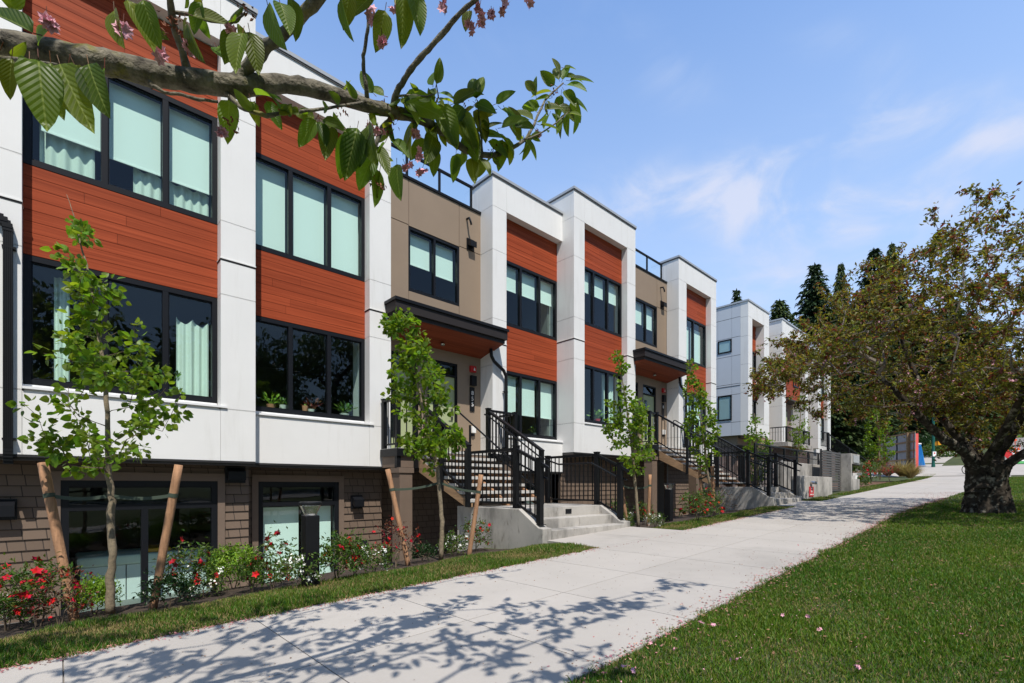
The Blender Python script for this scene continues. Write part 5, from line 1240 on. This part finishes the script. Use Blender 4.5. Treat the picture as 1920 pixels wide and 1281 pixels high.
    # fading blossom clusters
    fl=[(230,52,1.1,20),(298,104,1.3,24),(352,88,1.32,14),(430,50,1.3,16),(700,30,1.5,34),(742,15,1.5,20),(757,5,1.52,22),(717,78,1.5,18),(832,12,1.6,20),(882,50,1.63,18),(898,18,1.63,22),(902,42,1.62,12),(942,12,1.6,18),(921,28,1.62,10),(708,246,1.8,26),(694,238,1.8,18),(762,315,1.85,22),(790,322,1.88,20),(785,290,1.87,16),(836,218,2.0,14),(782,252,1.9,16),(1008,252,2.4,12),(842,248,2.02,12),(88,45,1.0,16),(415,250,1.44,12),(990,3,1.7,22)]
    b=MB();P=[];Nn=[]
    for x,y,f,s in fl:
        c=Wf(x,y,f);r=s*f/F*.5;k=6
        for _ in range(k):P.append(tuple(c+Vector((R.gauss(0,1),R.gauss(0,1),R.gauss(0,1)))*r*.40));Nn.append((R.gauss(0,.6),R.gauss(-.5,.5),R.gauss(-.6,.5)))
        b.tube([c,c+Vector((R.uniform(-.01,.01),R.uniform(-.01,.01),.035))],[.0009,.0009],4,2)
        b.tube([c+Vector((0,0,.001)),c+Vector((0,0,r*.5))],[r*.12,r*.05],6,1)
    V,q=flowers(np.array(P),np.array(Nn),.030,6);b.add(V,q,0)
    cx=[(430,230,1.44),(640,205,1.65),(720,195,1.8),(735,225,1.83),(745,215,1.84),(730,240,1.83),(700,340,1.79),(715,350,1.8),(868,195,2.08),(930,285,2.2),(940,270,2.22),(922,278,2.2),(1040,170,2.48),(465,20,1.33),(340,45,1.36),(320,40,1.35),(300,60,1.3),(790,222,1.92),(1010,250,2.4)]
    C2=[]
    for x,y,f in cx:
        for _ in range(14):C2.append(tuple(Wf(x,y,f)+Vector((R.gauss(0,1),R.gauss(0,1),R.gauss(0,1)))*.011))
    V,q=scatter(T_DIA,np.array(C2),rdir(len(C2),-.5),rdir(len(C2)),.016,.007);b.add(V,q,1)
    b.build('blossom',['petal_pink','calyx','leaf_bronze'],t)
cherry_near()
# ------------------------------------------------------------------ walls, slatted fence, meter pillar
def wall_box(name,x0,x1,y0,y1,zt,label,m='concrete',cat='wall'):
    b=MB();b.box(x0,x1,y0,y1,base_z(x0)-.3,zt);return tag(b.build(name,m,bevel=.015),label,cat)
wall_box('concrete_wall',17.75,21.6,5.15,5.42,.33,'low concrete wall in dappled shade carrying the red sign')
wall_box('concrete_wall',18.6,23.2,5.9,6.2,.86,'taller dark stained concrete wall behind the low wall with the red sign')
def firesign():
    t=thing('wall_sign','small red sign with white lettering on the low dappled concrete wall','sign',(18.9,5.14,-.2))
    b=MB();b.box(18.72,19.2,5.128,5.148,-.37,-.03);b.build('sign_plate','signred',t)
    for i,(s,z) in enumerate((('FIRE',-.10),('DEPT',-.20),('CONNECTION',-.305))):text(s,.085 if i<2 else .055,'reflect',t,(18.96,5.124,z),name='lettering')
    t=thing('fire_inlet','dark double fire hose inlet above the red sign on the low wall','hose inlet',(18.9,5.14,.1))
    b=MB();b.lathe([(.10,0),(.12,.02),(.11,.06)],(18.95,5.08,.06),14);b.tube([(18.92,5.14,.12),(18.92,5.02,.10)],.045,10);b.tube([(19.02,5.14,.12),(19.02,5.02,.10)],.045,10);b.build('body','steel',t)
    b=MB()
    for x in (18.92,19.02):b.tube([(x,5.019,.10),(x,4.995,.097)],.05,10)
    b.build('cap','black',t)
firesign()
def slatfence():
    t=thing('slat_fence','dark grey horizontal slat fence between the low wall and the concrete pillar','fence',(23.3,5.5,base_z(23)))
    b=MB();zt=1.42
    for i in range(16):
        z=-.22+i*.102;b.box(21.7,24.45,5.50,5.53,z,z+.075)
    b.build('slat_panel','slat',t)
    for x in (21.75,23.1,24.4):
        b=MB();b.box(x-.03,x+.03,5.535,5.60,-.35,zt+.02);b.build('post','slat',t)
    b=MB();b.tube([(24.0,5.50,.62),(24.0,5.44,.62),(23.9,5.44,.62)],.014,8);b.build('handle','steel',t)
slatfence()
def pillar():
    t=thing('concrete_pillar','pale concrete pillar with a grey metal panel and dark niche, right of the slat fence','pillar',(25.3,5.3,base_z(25)))
    b=MB();x0,x1,y0,y1,zt=24.55,26.05,5.17,5.55,1.38
    b.box(x0,x0+.14,y0,y1,-.5,zt);b.box(x0+.142,x1,y0+.001,y1,-.5,.30);b.box(x0+.142,x1,y0+.001,y1,.94,zt-.001);b.box(x0+.142,x1,y1-.12,y1-.001,.30,.94,1);b.build('body',['concrete','darkfascia'],t)
    b=MB();b.box(x0+.35,x1-.12,y0-.02,y0-.001,1.0,1.31);b.build('metal_panel','cap',t)
    b=MB();b.box(x0+.2,x1+.25,y0-.08,y0+.15,.905,.938);b.build('shelf','black',t)
    b=MB();b.box(x0+.9,x0+1.2,y0+.03,y0+.2,.302,.45);b.build('meter_box','trimwhite',t)
pillar()
def yard_rail():
    t=thing('terrace_railing','black metal terrace railing before the brick base of the second row','railing',(24,7,.2))
    b=MB()
    for x in np.arange(19,27.5,1.6):b.box(x,x+.06,7.0,7.06,-.6,1.55)
    b.box(19,27.4,7.0,7.05,1.55,1.60);b.box(19,27.4,7.01,7.04,1.25,1.28);b.box(19,27.4,7.01,7.04,-.1,-.07)
    for i in range(64):b.box(19.05+.13*i,19.068+.13*i,7.015,7.033,-.07,1.55)
    b.build('railing','black',t)
    t=thing('stair_railing','black sloping stair railing right of the brick entrance, leading down','railing',(38,8,.5))
    b=MB();rail_run(b,(35,8.6,2.3),(41.5,7.6,.6),1.0,pick=.16);rail_run(b,(35.2,9.0,2.46),(36.9,9.0,2.46),1.0,pick=.16)
    for p in ((35,8.6,2.3),(38,8.14,1.5),(41.5,7.6,.6),(36.9,9,2.46)):b.box(p[0]-.04,p[0]+.04,p[1]-.04,p[1]+.04,p[2]-1.2,p[2]+1.03)
    b.build('railing','black',t)
yard_rail()
# frosted terrace screens behind the railing
b=MB()
for i in range(4):b.box(21.2+i*1.3,22.4+i*1.3,7.6,7.63,-.4,1.1,0);b.box(21.12+i*1.3,21.2+i*1.3,7.58,7.65,-.4,1.15,1) if True else None
tag(b.build('glass_screen',['boardgrey','trimwhite']),'pale framed glass screen behind the black terrace railing','glass screen')
# ------------------------------------------------------------------ hoarding, toilet, signal pole, bicycle, cones
def hoarding():
    f=38.;a=Wf(1661,893,40);c=Wf(1706,893,36.5);zb=base_z(a.x)
    t=thing('hoarding','back of a timber framed notice hoarding with grey boards and a coral banner edge','notice board',Vector(((a.x+c.x)/2,(a.y+c.y)/2,zb)))
    ax=(Vector((c.x,c.y,0))-Vector((a.x,a.y,0)));Lg=ax.length;ax.normalize();nr=Vector((-ax.y,ax.x,0))
    if nr.dot(Vector((a.x,a.y,0)))>0:nr=-nr   # towards the viewer
    o=Vector((a.x,a.y,0));z0,z1=Wf(1660,880,39).z,Wf(1690,816,38).z
    def pt(s,d,z):return o+ax*(s*Lg)+nr*d+Vector((0,0,z))
    b=MB()
    for s0,s1 in ((-.22,.5),(.5,1.22)):b.prism([pt(s0+.01,-.02,z0),pt(s1-.01,-.02,z0),pt(s1-.01,-.02,z1),pt(s0+.01,-.02,z1)],nr*.03)
    b.build('board','boardgrey',t)
    for s in (0,1):
        b=MB();b.bar(pt(s,.12,zb-.3),pt(s,.12,z1+.05),.17,.17,up=nr);b.build('post','lumber',t)
    for k in range(5):
        z=z0+(z1-z0)*k/4;b=MB();b.bar(pt(-.22,.035,z),pt(1.22,.035,z),.05,.12);b.build('batten','stake',t)
    b=MB();b.bar(pt(.5,.03,z0),pt(.5,.03,z1),.10,.05,up=nr);b.build('joint_strip','darkfascia',t)
    zt=Wf(1716,813,36).z;zq=Wf(1716,879,36).z;e=Wf(1716,850,36);b=MB();w=.34
    p0=Vector((e.x,e.y,0));rx=Vector((sT,-cT,0));b.prism([p0-rx*w/2+Vector((0,0,zq)),p0+rx*w/2+Vector((0,0,zq)),p0+rx*w/2+Vector((0,0,zt)),p0-rx*w/2+Vector((0,0,zt))],nr*-.06)
    bn=b.build('banner','coral',t)
    # chevron and lettering facing the walk
    b=MB();cz=zq+.52;q=p0+nr*.012
    for s in (-1,1):b.prism([q+rx*(s*.01)+Vector((0,0,cz-.12)),q+rx*(s*.11)+Vector((0,0,cz+.12)),q+rx*(s*.03)+Vector((0,0,cz+.10)),q+rx*(s*.004)+Vector((0,0,cz+.0))],nr*-.01)
    b.build('chevron','reflect',bn)
    o2=text('AVENEEZA',.23,'reflect',bn,(0,0,0),name='lettering',rot=math.pi/2)
    # text built facing -Y; turn about Z to face the walk
    ang=math.atan2(nr.y,nr.x)+math.pi/2;o2.rotation_euler=(0,0,ang);o2.location=p0+nr*.012+Vector((0,0,(zt+zq)/2+.25))-wloc(bn)
    b=MB();g=Wf(1649,835,41);b.bar((g.x,g.y,Wf(1649,832,41).z),(g.x,g.y,Wf(1649,820,41).z),.20,.10,0);b.bar((g.x,g.y,Wf(1649,832,41).z-.002),(g.x,g.y,zb),.10,.10,1);b.build('side_banner',['coral','lumber'],t)
hoarding()
def toilet():
    c=Wf(1714,893,44);zb=base_z(c.x);t=thing('portable_toilet','tapered bright blue plastic cabin behind the right end of the hoarding','portable toilet',(c.x,c.y,zb))
    rx=Vector((sT,-cT,0));fy=Vector((cT,sT,0));b=MB();h=1.95
    B=Vector((c.x,c.y,zb-.05))
    b.hexa([B-rx*1.25-fy*.5,B+rx*.62-fy*.5,B+rx*.62+fy*.6,B-rx*1.25+fy*.6,B-rx*1.05-fy*.4+Vector((0,0,h)),B+rx*.30-fy*.4+Vector((0,0,h)),B+rx*.30+fy*.5+Vector((0,0,h)),B-rx*1.05+fy*.5+Vector((0,0,h))])
    for i in range(4):b.bar(B+rx*(.05+.13*i)-fy*.505+Vector((0,0,.1)),B+rx*(-.02+.09*i)-fy*.42+Vector((0,0,h-.1)),.04,.04)
    b.build('body','blue',t,bevel=.03);b=MB();b.prism([B-rx*1.08-fy*.43+Vector((0,0,h)),B+rx*.33-fy*.43+Vector((0,0,h)),B+rx*.33+fy*.52+Vector((0,0,h)),B-rx*1.08+fy*.52+Vector((0,0,h))],(0,0,.12));b.build('roof','trimwhite',t,bevel=.03)
toilet()
def pole():
    c=Wf(1750,893,42);zb=base_z(c.x);t=thing('signal_pole','dark green street pole with a yellow signal head and small white sign','signal pole',(c.x,c.y,zb))
    b=MB();b.tube([(c.x,c.y,zb-.3),(c.x,c.y,zb+1.8),(c.x,c.y,zb+6.5)],[.115,.10,.08],14);b.lathe([(.14,0),(.13,.25),(.115,.3)],(c.x,c.y,zb),14);b.build('pole','polegreen',t)
    rx=Vector((sT,-cT,0));fy=Vector((cT,sT,0));z=Wf(1758,831,42).z;q=Vector((c.x,c.y,z));b=MB()
    b.bar(q+rx*.1,q+rx*.3,.05,.05);b.bar(q+rx*.3,q+rx*.55,.3,.34);b.bar(q+rx*.55+Vector((0,0,.03)),q+rx*.76+Vector((0,0,.03)),.22,.12);b.bar(q+rx*.08+Vector((0,0,-.16)),q+rx*.45+Vector((0,0,-.16)),.06,.05);b.build('signal_head','yellow',t)
    z0,z1=Wf(1750,856,42).z,Wf(1750,847,42).z;q=Vector((c.x,c.y,0))-fy*.125;b=MB();b.prism([q-rx*.15+Vector((0,0,z0)),q+rx*.15+Vector((0,0,z0)),q+rx*.15+Vector((0,0,z1)),q-rx*.15+Vector((0,0,z1))],fy*.02,0)
    cz=(z0+z1)/2+.07;b.prism([q-fy*.004-rx*.06+Vector((0,0,cz-.06)),q-fy*.004+rx*.06+Vector((0,0,cz-.06)),q-fy*.004+rx*.06+Vector((0,0,cz+.06)),q-fy*.004-rx*.06+Vector((0,0,cz+.06))],fy*.003,1);b.build('sign',['reflect','signred'],t)
pole()
def ring(b,c,ax,up,r,rt,n=28,m=0):
    pts=[c+ax*(r*math.cos(2*math.pi*i/n))+up*(r*math.sin(2*math.pi*i/n)) for i in range(n+1)];b.tube(pts,rt,6,m,cap=False)
def bicycle():
    f=36.;w=Wf(1812,894,f);rx=Vector((sT,-cT,0));up=Vector((0,0,1));zb=gz(w.x,w.y)+.03;c=Vector((w.x,w.y,zb+.345))+rx*.0;t=thing('bicycle','dark bicycle mostly hidden behind the old cherry trunk','bicycle',(c.x,c.y,zb))
    d=c+rx*1.03
    for q in (c,d):
        b=MB();ring(b,q,rx,up,.33,.026);tw=b.build('wheel','tyre',t)
        b=MB()
        for i in range(16):a=2*math.pi*i/16;b.tube([q,q+rx*(.32*math.cos(a))+up*(.32*math.sin(a))],.0018,3)
        ring(b,q,rx,up,.312,.008);b.build('spokes','steel',tw)
    b=MB();bb=c+rx*.44+up*-.06;st=c+rx*.30+up*.45;hd=c+rx*.86+up*.50;hd2=c+rx*.83+up*.38
    for p,q in ((c,bb),(c,st),(bb,st),(st,hd),(bb,hd2),(hd+up*.1,d)):b.tube([p,q],.018,8)
    b.build('frame','black',t);b=MB();b.hexa([st+rx*-.13+up*.10,st+rx*.13+up*.10,st+rx*.13+up*.10+Vector((.06,.08,0)),st-rx*.13+up*.10+Vector((.1,.12,0)),st+rx*-.13+up*.14,st+rx*.13+up*.13,st+rx*.13+up*.13+Vector((.06,.08,0)),st-rx*.13+up*.14+Vector((.1,.12,0))]);b.tube([st,st+up*.12],.014,6);b.build('saddle','black',t)
    fy=Vector((cT,sT,0));b=MB();b.tube([hd+up*.1,hd+up*.18],.014,6);b.tube([hd+up*.18-fy*.25,hd+up*.18+fy*.25],.014,6);b.build('handlebar','black',t)
bicycle()
def cone(px,py,f,h,label,slim=False,yy=None):
    c=Wf(px,py,f);zb=gz(c.x,c.y)+.03;t=thing('traffic_cone',label,'traffic cone',(c.x,c.y,zb),'orange cones by the street')
    s=h;r=.17*s if not slim else .07
    b=MB();b.lathe([(r,0.03),(r*.25+.02,h)],(c.x,c.y,zb),14);b.lathe([(.03,h-.002),(.055,h+.03),(.05,h+.09),(.02,h+.11)],(c.x,c.y,zb),10);b.build('body','orange',t)
    g=lambda u:r+(r*.25+.02-r)*u+.004
    b=MB();b.lathe([(g(.50),h*.50),(g(.68),h*.68)],(c.x,c.y,zb),14);b.lathe([(g(.80),h*.80),(g(.88),h*.88)],(c.x,c.y,zb),14);b.build('reflective_band','reflect',t)
    b=MB();b.box(c.x-.2,c.x+.2,c.y-.2,c.y+.2,zb,zb+.035);b.build('base','tyre',t)
cone(1899,885,41,.95,'left squat orange cone of the pair by the green lane');cone(1909,887,40,1.0,'right squat orange cone of the pair by the green lane');cone(1904,888,39.5,1.1,'slim orange delineator post between the two squat cones',True);cone(1912,886,42,1.05,'slim orange delineator post at the right edge behind the cones',True);cone(1888,845,60,.8,'lone orange cone under the folded barriers on the verge')
def barrier(px,py,f,label,ang):
    c=Wf(px,py,f);zb=gz(c.x,c.y);t=thing('road_barrier',label,'barrier',(c.x,c.y,zb),'orange road barriers')
    a=Vector((math.cos(ang),math.sin(ang),0));b=MB()
    for s in (-.6,.6):
        b.bar(c*1+a*s+Vector((0,0,zb-c.z)),c+a*(s*.8)+Vector((0,0,zb-c.z+1.2)),.10,.08)
    for z in (.55,1.0):b.bar(c+a*-.75+Vector((0,0,zb-c.z+z)),c+a*.75+Vector((0,0,zb-c.z+z+.08)),.04,.22)
    b.build('boards','orange',t);b=MB();b.bar(c+a*-.2+Vector((0,0,zb-c.z+.55))-Vector((.03,.03,0)),c+a*.2+Vector((0,0,zb-c.z+.58))-Vector((.03,.03,0)),.05,.20);b.build('reflective_band','reflect',t)
barrier(1893,845,58,'orange and white barrier standing on the grass verge up the hill',-.9);barrier(1887,843,61,'orange barrier leaning behind the first barrier up the hill',-.6)
def flagsign():
    c=Wf(1889,884,40);zb=gz(c.x,c.y)+.03;t=thing('folding_sign','red folding road sign partly hidden by the cherry trunk','road sign',(c.x,c.y,zb));rx=Vector((sT,-cT,0));z=Vector((0,0,1));q=Vector((c.x,c.y,zb+.72));fy=Vector((cT,sT,0))
    b=MB();b.prism([q-z*.42,q+rx*.42,q+z*.42,q-rx*.42],fy*.02);b.build('panel','signred',t);b=MB()
    for s in (-.3,.3):b.bar(Vector((c.x,c.y,zb))+rx*s+fy*.1,q+fy*.03,.04,.04)
    b.build('legs','reflect',t)
flagsign()
# ------------------------------------------------------------------ evergreens and background planting
def conifer(name,label,loc,h,w,seed,lm,grp,bare=.06,dens=1.0):
    rr=np.random.default_rng(seed);t=thing(name,label,'tree',loc,grp);L=Vector(loc)
    b=MB();b.tube([L+Vector((0,0,-.5)),L+Vector((.05*h*.1,0,h*.4)),L+Vector((0,0,h*.97))],[h*.022,h*.015,.02],9);b.build('trunk','trunkbark',t)
    P=[];D=[];N=[];Ls=[];z=h*bare;lev=0
    while z<h*.985:
        u=(z/h-bare)/(1-bare);rad=w*min(1,(1-u)/.50)**.9*(.82+.36*rr.random());k=int((6+7*(1-u))*dens)+2;off=rr.random()*6.28
        for i in range(k):
            a=off+6.28*i/k+rr.normal()*.15;rl=rad*(.65+.5*rr.random());m=max(2,int(rl/.26))
            for j in range(m):
                q=(j+.6)/m;r=rl*q;zz=z-.20*r+.05*r*r*.2+rr.normal()*.08
                for s in (-1,0,1):
                    aa=a+s*.5+rr.normal()*.25;P.append((L.x+r*math.cos(a)+rr.normal()*.08,L.y+r*math.sin(a)+rr.normal()*.08,L.z+zz));D.append((math.cos(aa),math.sin(aa),-.45+rr.normal()*.3));N.append((rr.normal()*.4,rr.normal()*.4,1));Ls.append((.75+.5*rr.random())*(1-.35*u))
        z+=h*.017*(1+.6*(1-u))
    P.append((L.x,L.y,L.z+h*.95));D.append((0,0,1));N.append((1,0,0));Ls.append(h*.05)
    b=MB();Ls=np.array(Ls);V,q=scatter(T_DIA,np.array(P),np.array(D),np.array(N),Ls,Ls*.42);b.add(V,q);b.build('crown',lm,t);return t
G1='dark evergreens behind the houses'
def ct(px,py,f,w,label,seed,lm='conifer',name='conifer_tree',src=None):
    top=Wf(px,py,f);zb=gz(top.x,top.y) if top.x>21 else -1;h=top.z-zb
    if src is None:return conifer(name,label,(top.x,top.y,zb),h,w,seed,lm,G1)
    s0,h0,w0=src;return dup(s0,Vector((top.x,top.y,zb)),seed*1.7,label=label,sx=(w/w0,w/w0,h/h0))
ka=ct(1528,492,62,4.2,'tallest dense dark conifer above the roof of the second row',21);ha=Wf(1528,492,62).z-gz(Wf(1528,492,62).x,9)
kb=ct(1462,560,58,4.2,'broad conifer right behind the grey flank townhouse roof',22,'conifer2');hb_=Wf(1462,560,58).z-gz(Wf(1462,560,58).x,9)
for px,py,f,w,lab,sr in ((1381,540,60,2.6,'single conifer tip peeping over the grey flank townhouse',0),(1576,490,66,2.4,'thin conifer spire right of the tallest conifer',1),(1640,462,70,4.6,'large conifer rising behind the left of the cherry crown',0),(1672,452,78,3.0,'narrow far conifer behind the middle of the cherry crown',1),
   (1500,620,56,3.6,'lower conifer filling the gap left of the cherry crown',1),(1585,640,52,4.0,'dark conifer directly behind the slender pale tree',0),(1640,600,60,4.6,'dark conifer behind the hoarding',0),(1690,560,66,5,'dark conifer right of the hoarding, behind the coral banner',1),(1735,580,64,5,'dark conifer behind the green signal pole',0),(1785,560,70,5,'dark conifer behind the bicycle path',1),(1560,700,47,3.0,'low dark conifer at the end of the second row',1),(1840,600,80,5,'conifer behind the left of the old cherry trunk',0),(1610,720,50,2.8,'small conifer behind the concrete pillar',1),(1715,640,72,4.5,'mid green conifer between the hoarding and the signal pole',1),(1765,620,78,5,'mid green conifer right of the signal pole',1),(1660,640,74,4.5,'mid green conifer peeping over the hoarding',1),(1600,560,74,4,'slim conifer above the end of the second row',0)):
    k=(ka,ha,4.2) if sr==0 else (kb,hb_,4.2);ct(px,py,f,w,lab,R.randint(1,50),src=k)
def broad(name,label,loc,h,w,seed,lm,grp,n=900,leaf=.35):
    global NR
    NR=np.random.default_rng(seed);R.seed(seed);t=thing(name,label,'tree',loc,grp);L=Vector(loc);E=[]
    while len(E)<190:
        d=rdir(1)[0];r=(.55+.45*R.random());lump=1+.22*math.sin(d[0]*5+seed)*math.sin(d[1]*4+2*seed);E.append((L.x+d[0]*w*r*lump,L.y+d[1]*w*r*lump,L.z+h*.60+d[2]*h*.40*r*lump))
    tr=Tree([[L+Vector((0,0,-.3)),L+Vector((0,0,h*.2)),L+Vector((.1,0,h*.4)),L+Vector((0,.1,h*.6))]],E,step=.7,jit=.2,rmax=h*.03,rmin=.02,upw=.5)
    b=MB();V,q=tr.wood(6,False);b.add(V,q);b.build('trunk','trunkbark',t);tp,td=tr.tipdirs();P,D=tr.along(n,2);P=np.concatenate([P,np.repeat(tp,6,0)]);k=len(P);P=np.repeat(P,4,0)+NR.normal(size=(k*4,3))*leaf*.9;k=len(P)
    Ls=leaf*(.6+.7*NR.random(k));b=MB();V,q=scatter(T_DIA,P,rdir(k),rdir(k,.7),Ls,Ls*.55);b.add(V,q);b.build('crown',lm,t);return t
def bush(px,py,f,w,h,label,seed,lm,flowers_=None):
    c=Wf(px,py,f);zb=gz(c.x,c.y);rr=np.random.default_rng(seed);n=int(900*max(1,w));t=thing('bush',label,'bush',(c.x,c.y,zb),'bushes on the far bank')
    d=rr.normal(size=(n,3));d=norm(d);r=(.6+.4*rr.random((n,1)));P=np.array([c.x,c.y,zb+h*.4])+d*r*np.array([w,w,h*.6]);P[:,2]=np.maximum(P[:,2],zb);D=norm(d+rr.normal(size=(n,3))*.6);b=MB();V,q=scatter(T_DIA,P,D,norm(rr.normal(size=(n,3))+np.array([0,0,1])),.22,.12);b.add(V,q);b.build('foliage',lm,t)
    b=MB();b.tube([(c.x,c.y,zb-.1),(c.x,c.y,zb+h*.5)],[.05,.02],6);b.build('stem','twig',t)
    if flowers_:
        k=rr.integers(0,n,60);b=MB();V,q=scatter(T_DIA,P[k]*1.0,D[k],D[k][:,[1,2,0]],.16,.14);b.add(V,q);b.build('flowers','whiteflower',t)
bush(1770,885,50,1.9,1.6,'white flowering bush on the bark bank right of the signal pole',1,'leaf_azalea',1);bush(1735,880,54,2.2,2.0,'dark bush behind the signal pole',2,'leaf_dark');bush(1800,866,62,3.0,1.8,'low green hedge bush on the bank left of the cherry trunk',3,'leaf_azalea');bush(1700,885,56,2.4,2.4,'dark bush behind the blue cabin',4,'leaf_dark')
bush(1890,828,72,3.2,3.4,'sunlit green bush beside the street up the hill',5,'leaf_box');bush(1625,882,46,1.8,2.0,'dark bush beyond the concrete pillar',6,'leaf_dark');bush(1915,812,95,4,3,'far green bush at the top of the street',7,'leaf_young');bush(1780,868,58,2.5,2.2,'dark bush behind the white flowering bush',8,'leaf_dark');bush(1660,880,50,2.5,2.6,'dark bush behind the hoarding posts',9,'leaf_dark')
for px,f,h,w,sd,lab in ((1905,110,13,6.5,31,'broad green tree at the top of the street on the right'),(1860,95,14,6,32,'broad tree behind the right limb of the old cherry'),(1960,105,12,6,33,'broad tree just beyond the right edge up the street'),(1820,85,15,6,34,'tall broad tree behind the old cherry trunk')):
    c=Wf(px,850,f);broad('broad_tree',lab,(c.x,c.y,gz(c.x,c.y)),h,w,sd,'leaf_broad','broad trees up the hill',n=500,leaf=.55)
sheet('bark_bank',[52+2*i for i in range(20)],7.8,26,6,'mulch',.05)
# trees across the street, seen mirrored in the lower windows
pb=broad('broad_tree','leafy tree across the street behind the viewer, mirrored in the lower windows',(2,-25,gz(2,-25)),13.5,6,41,'leaf_broad','trees across the street',n=420,leaf=.42)
for i,(x,y,s) in enumerate(((-9,-27,1.0),(11,-24,.9),(20,-27,1.1),(30,-25,.95),(-19,-26,1.05),(42,-26,1.1))):
    dup(pb,(x,y,gz(x,y)),i*1.3,s*1.12,label=('leafy tree across the street, %s in the mirrored row'%('second from the west','third from the east','second from the east','easternmost but one','westernmost','easternmost')[i]))
# ------------------------------------------------------------------ things on window sills
def pot(x,y,z,r,h,mname,label,lm,n,leaf,spread,seed,nm='potted_plant'):
    rr=np.random.default_rng(seed);t=thing(nm,label,'potted plant',(x,y,z),'pot plants on the window sills');b=MB();b.lathe([(r*.72,0),(r,h),(r*.9,h+.002),(r*.85,h-.02)],(x,y,z),14);b.build('pot',mname,t)
    a=rr.random(n)*6.28;e=rr.random(n);D=np.stack([np.cos(a)*(.3+.7*e),np.sin(a)*(.3+.7*e),.9-.5*e],1);P=np.array([[x,y,z+h]])+D*spread*(.3+.7*rr.random((n,1)));b=MB();V,q=scatter(T_ROUND,P,D,rr.normal(size=(n,3))*.3+np.array([0,-.4,1]),leaf,leaf*.45);b.add(V,q)
    for i in range(0,n,2):b.tube([(x,y,z+h-.01),tuple(P[i])],.003,4)
    b.build('leaves',lm,t)
yp=10.16;zs_=1.475
def wx(px,Y):
    r=(px-CX)/F;return Y/(sT-r*cT)*(r*sT+cT)
pot(wx(508,yp),yp,zs_,.085,.12,'terracotta','light patterned pot with upright leafy plant, leftmost on the near sill','leaf_box',26,.10,.22,1)
pot(wx(530,yp),yp,zs_,.07,.13,'potwhite','white pot with small round leaved plant, second on the near sill','leaf_azalea',22,.08,.16,2)
pot(wx(571,yp),yp-.02,zs_,.06,.16,'terracotta','tall fluted terracotta pot in the middle of the near sill','leaf_box',3,.05,.03,3)
pot(wx(584,yp),yp+.03,zs_,.075,.11,'potwhite','pale pot with pinkish leaved plant on the near sill','leaf_red',24,.10,.22,4)
pot(wx(648,yp),yp+.06,zs_,.10,.10,'potwhite','white bowl with dark bushy plant at the right of the near sill','leaf_azalea',30,.12,.22,5)
pot(wx(1120,9.72),9.72,1.98+.075,.10,.14,'signred','red pot with bushy green plant in the further townhouse window','leaf_box',34,.13,.30,6)
pot(wx(318,9.75),9.75,zs_,.10,.15,'potwhite','leafy plant behind the glass right of the nearest tree','leaf_azalea',30,.13,.30,7)
pot(wx(1003,10.2),10.2,zs_,.05,.12,'potwhite','slim white vase with orchid behind the half drawn blind','leaf_box',14,.07,.26,8)
def daybed():
    t=thing('daybed','low daybed with pale side and folded covers behind the dark basement glass','daybed',(1.0,10.6,-2));b=MB()
    for i in range(3):b.box(.25+.58*i,.25+.58*i+.565,10.30,11.2,-1.90,-1.32)
    b.build('base','trimwhite',t);b=MB();b.box(.2,2.0,10.27,11.25,-1.315,-1.15);b.build('mattress','curtain',t,bevel=.04)
    b=MB();b.box(1.1,1.45,10.35,11.0,-1.148,-1.08,0);b.box(1.5,1.85,10.35,11.0,-1.148,-1.06,1);b.build('blanket',['yellow','frame'],t,bevel=.02)
daybed()
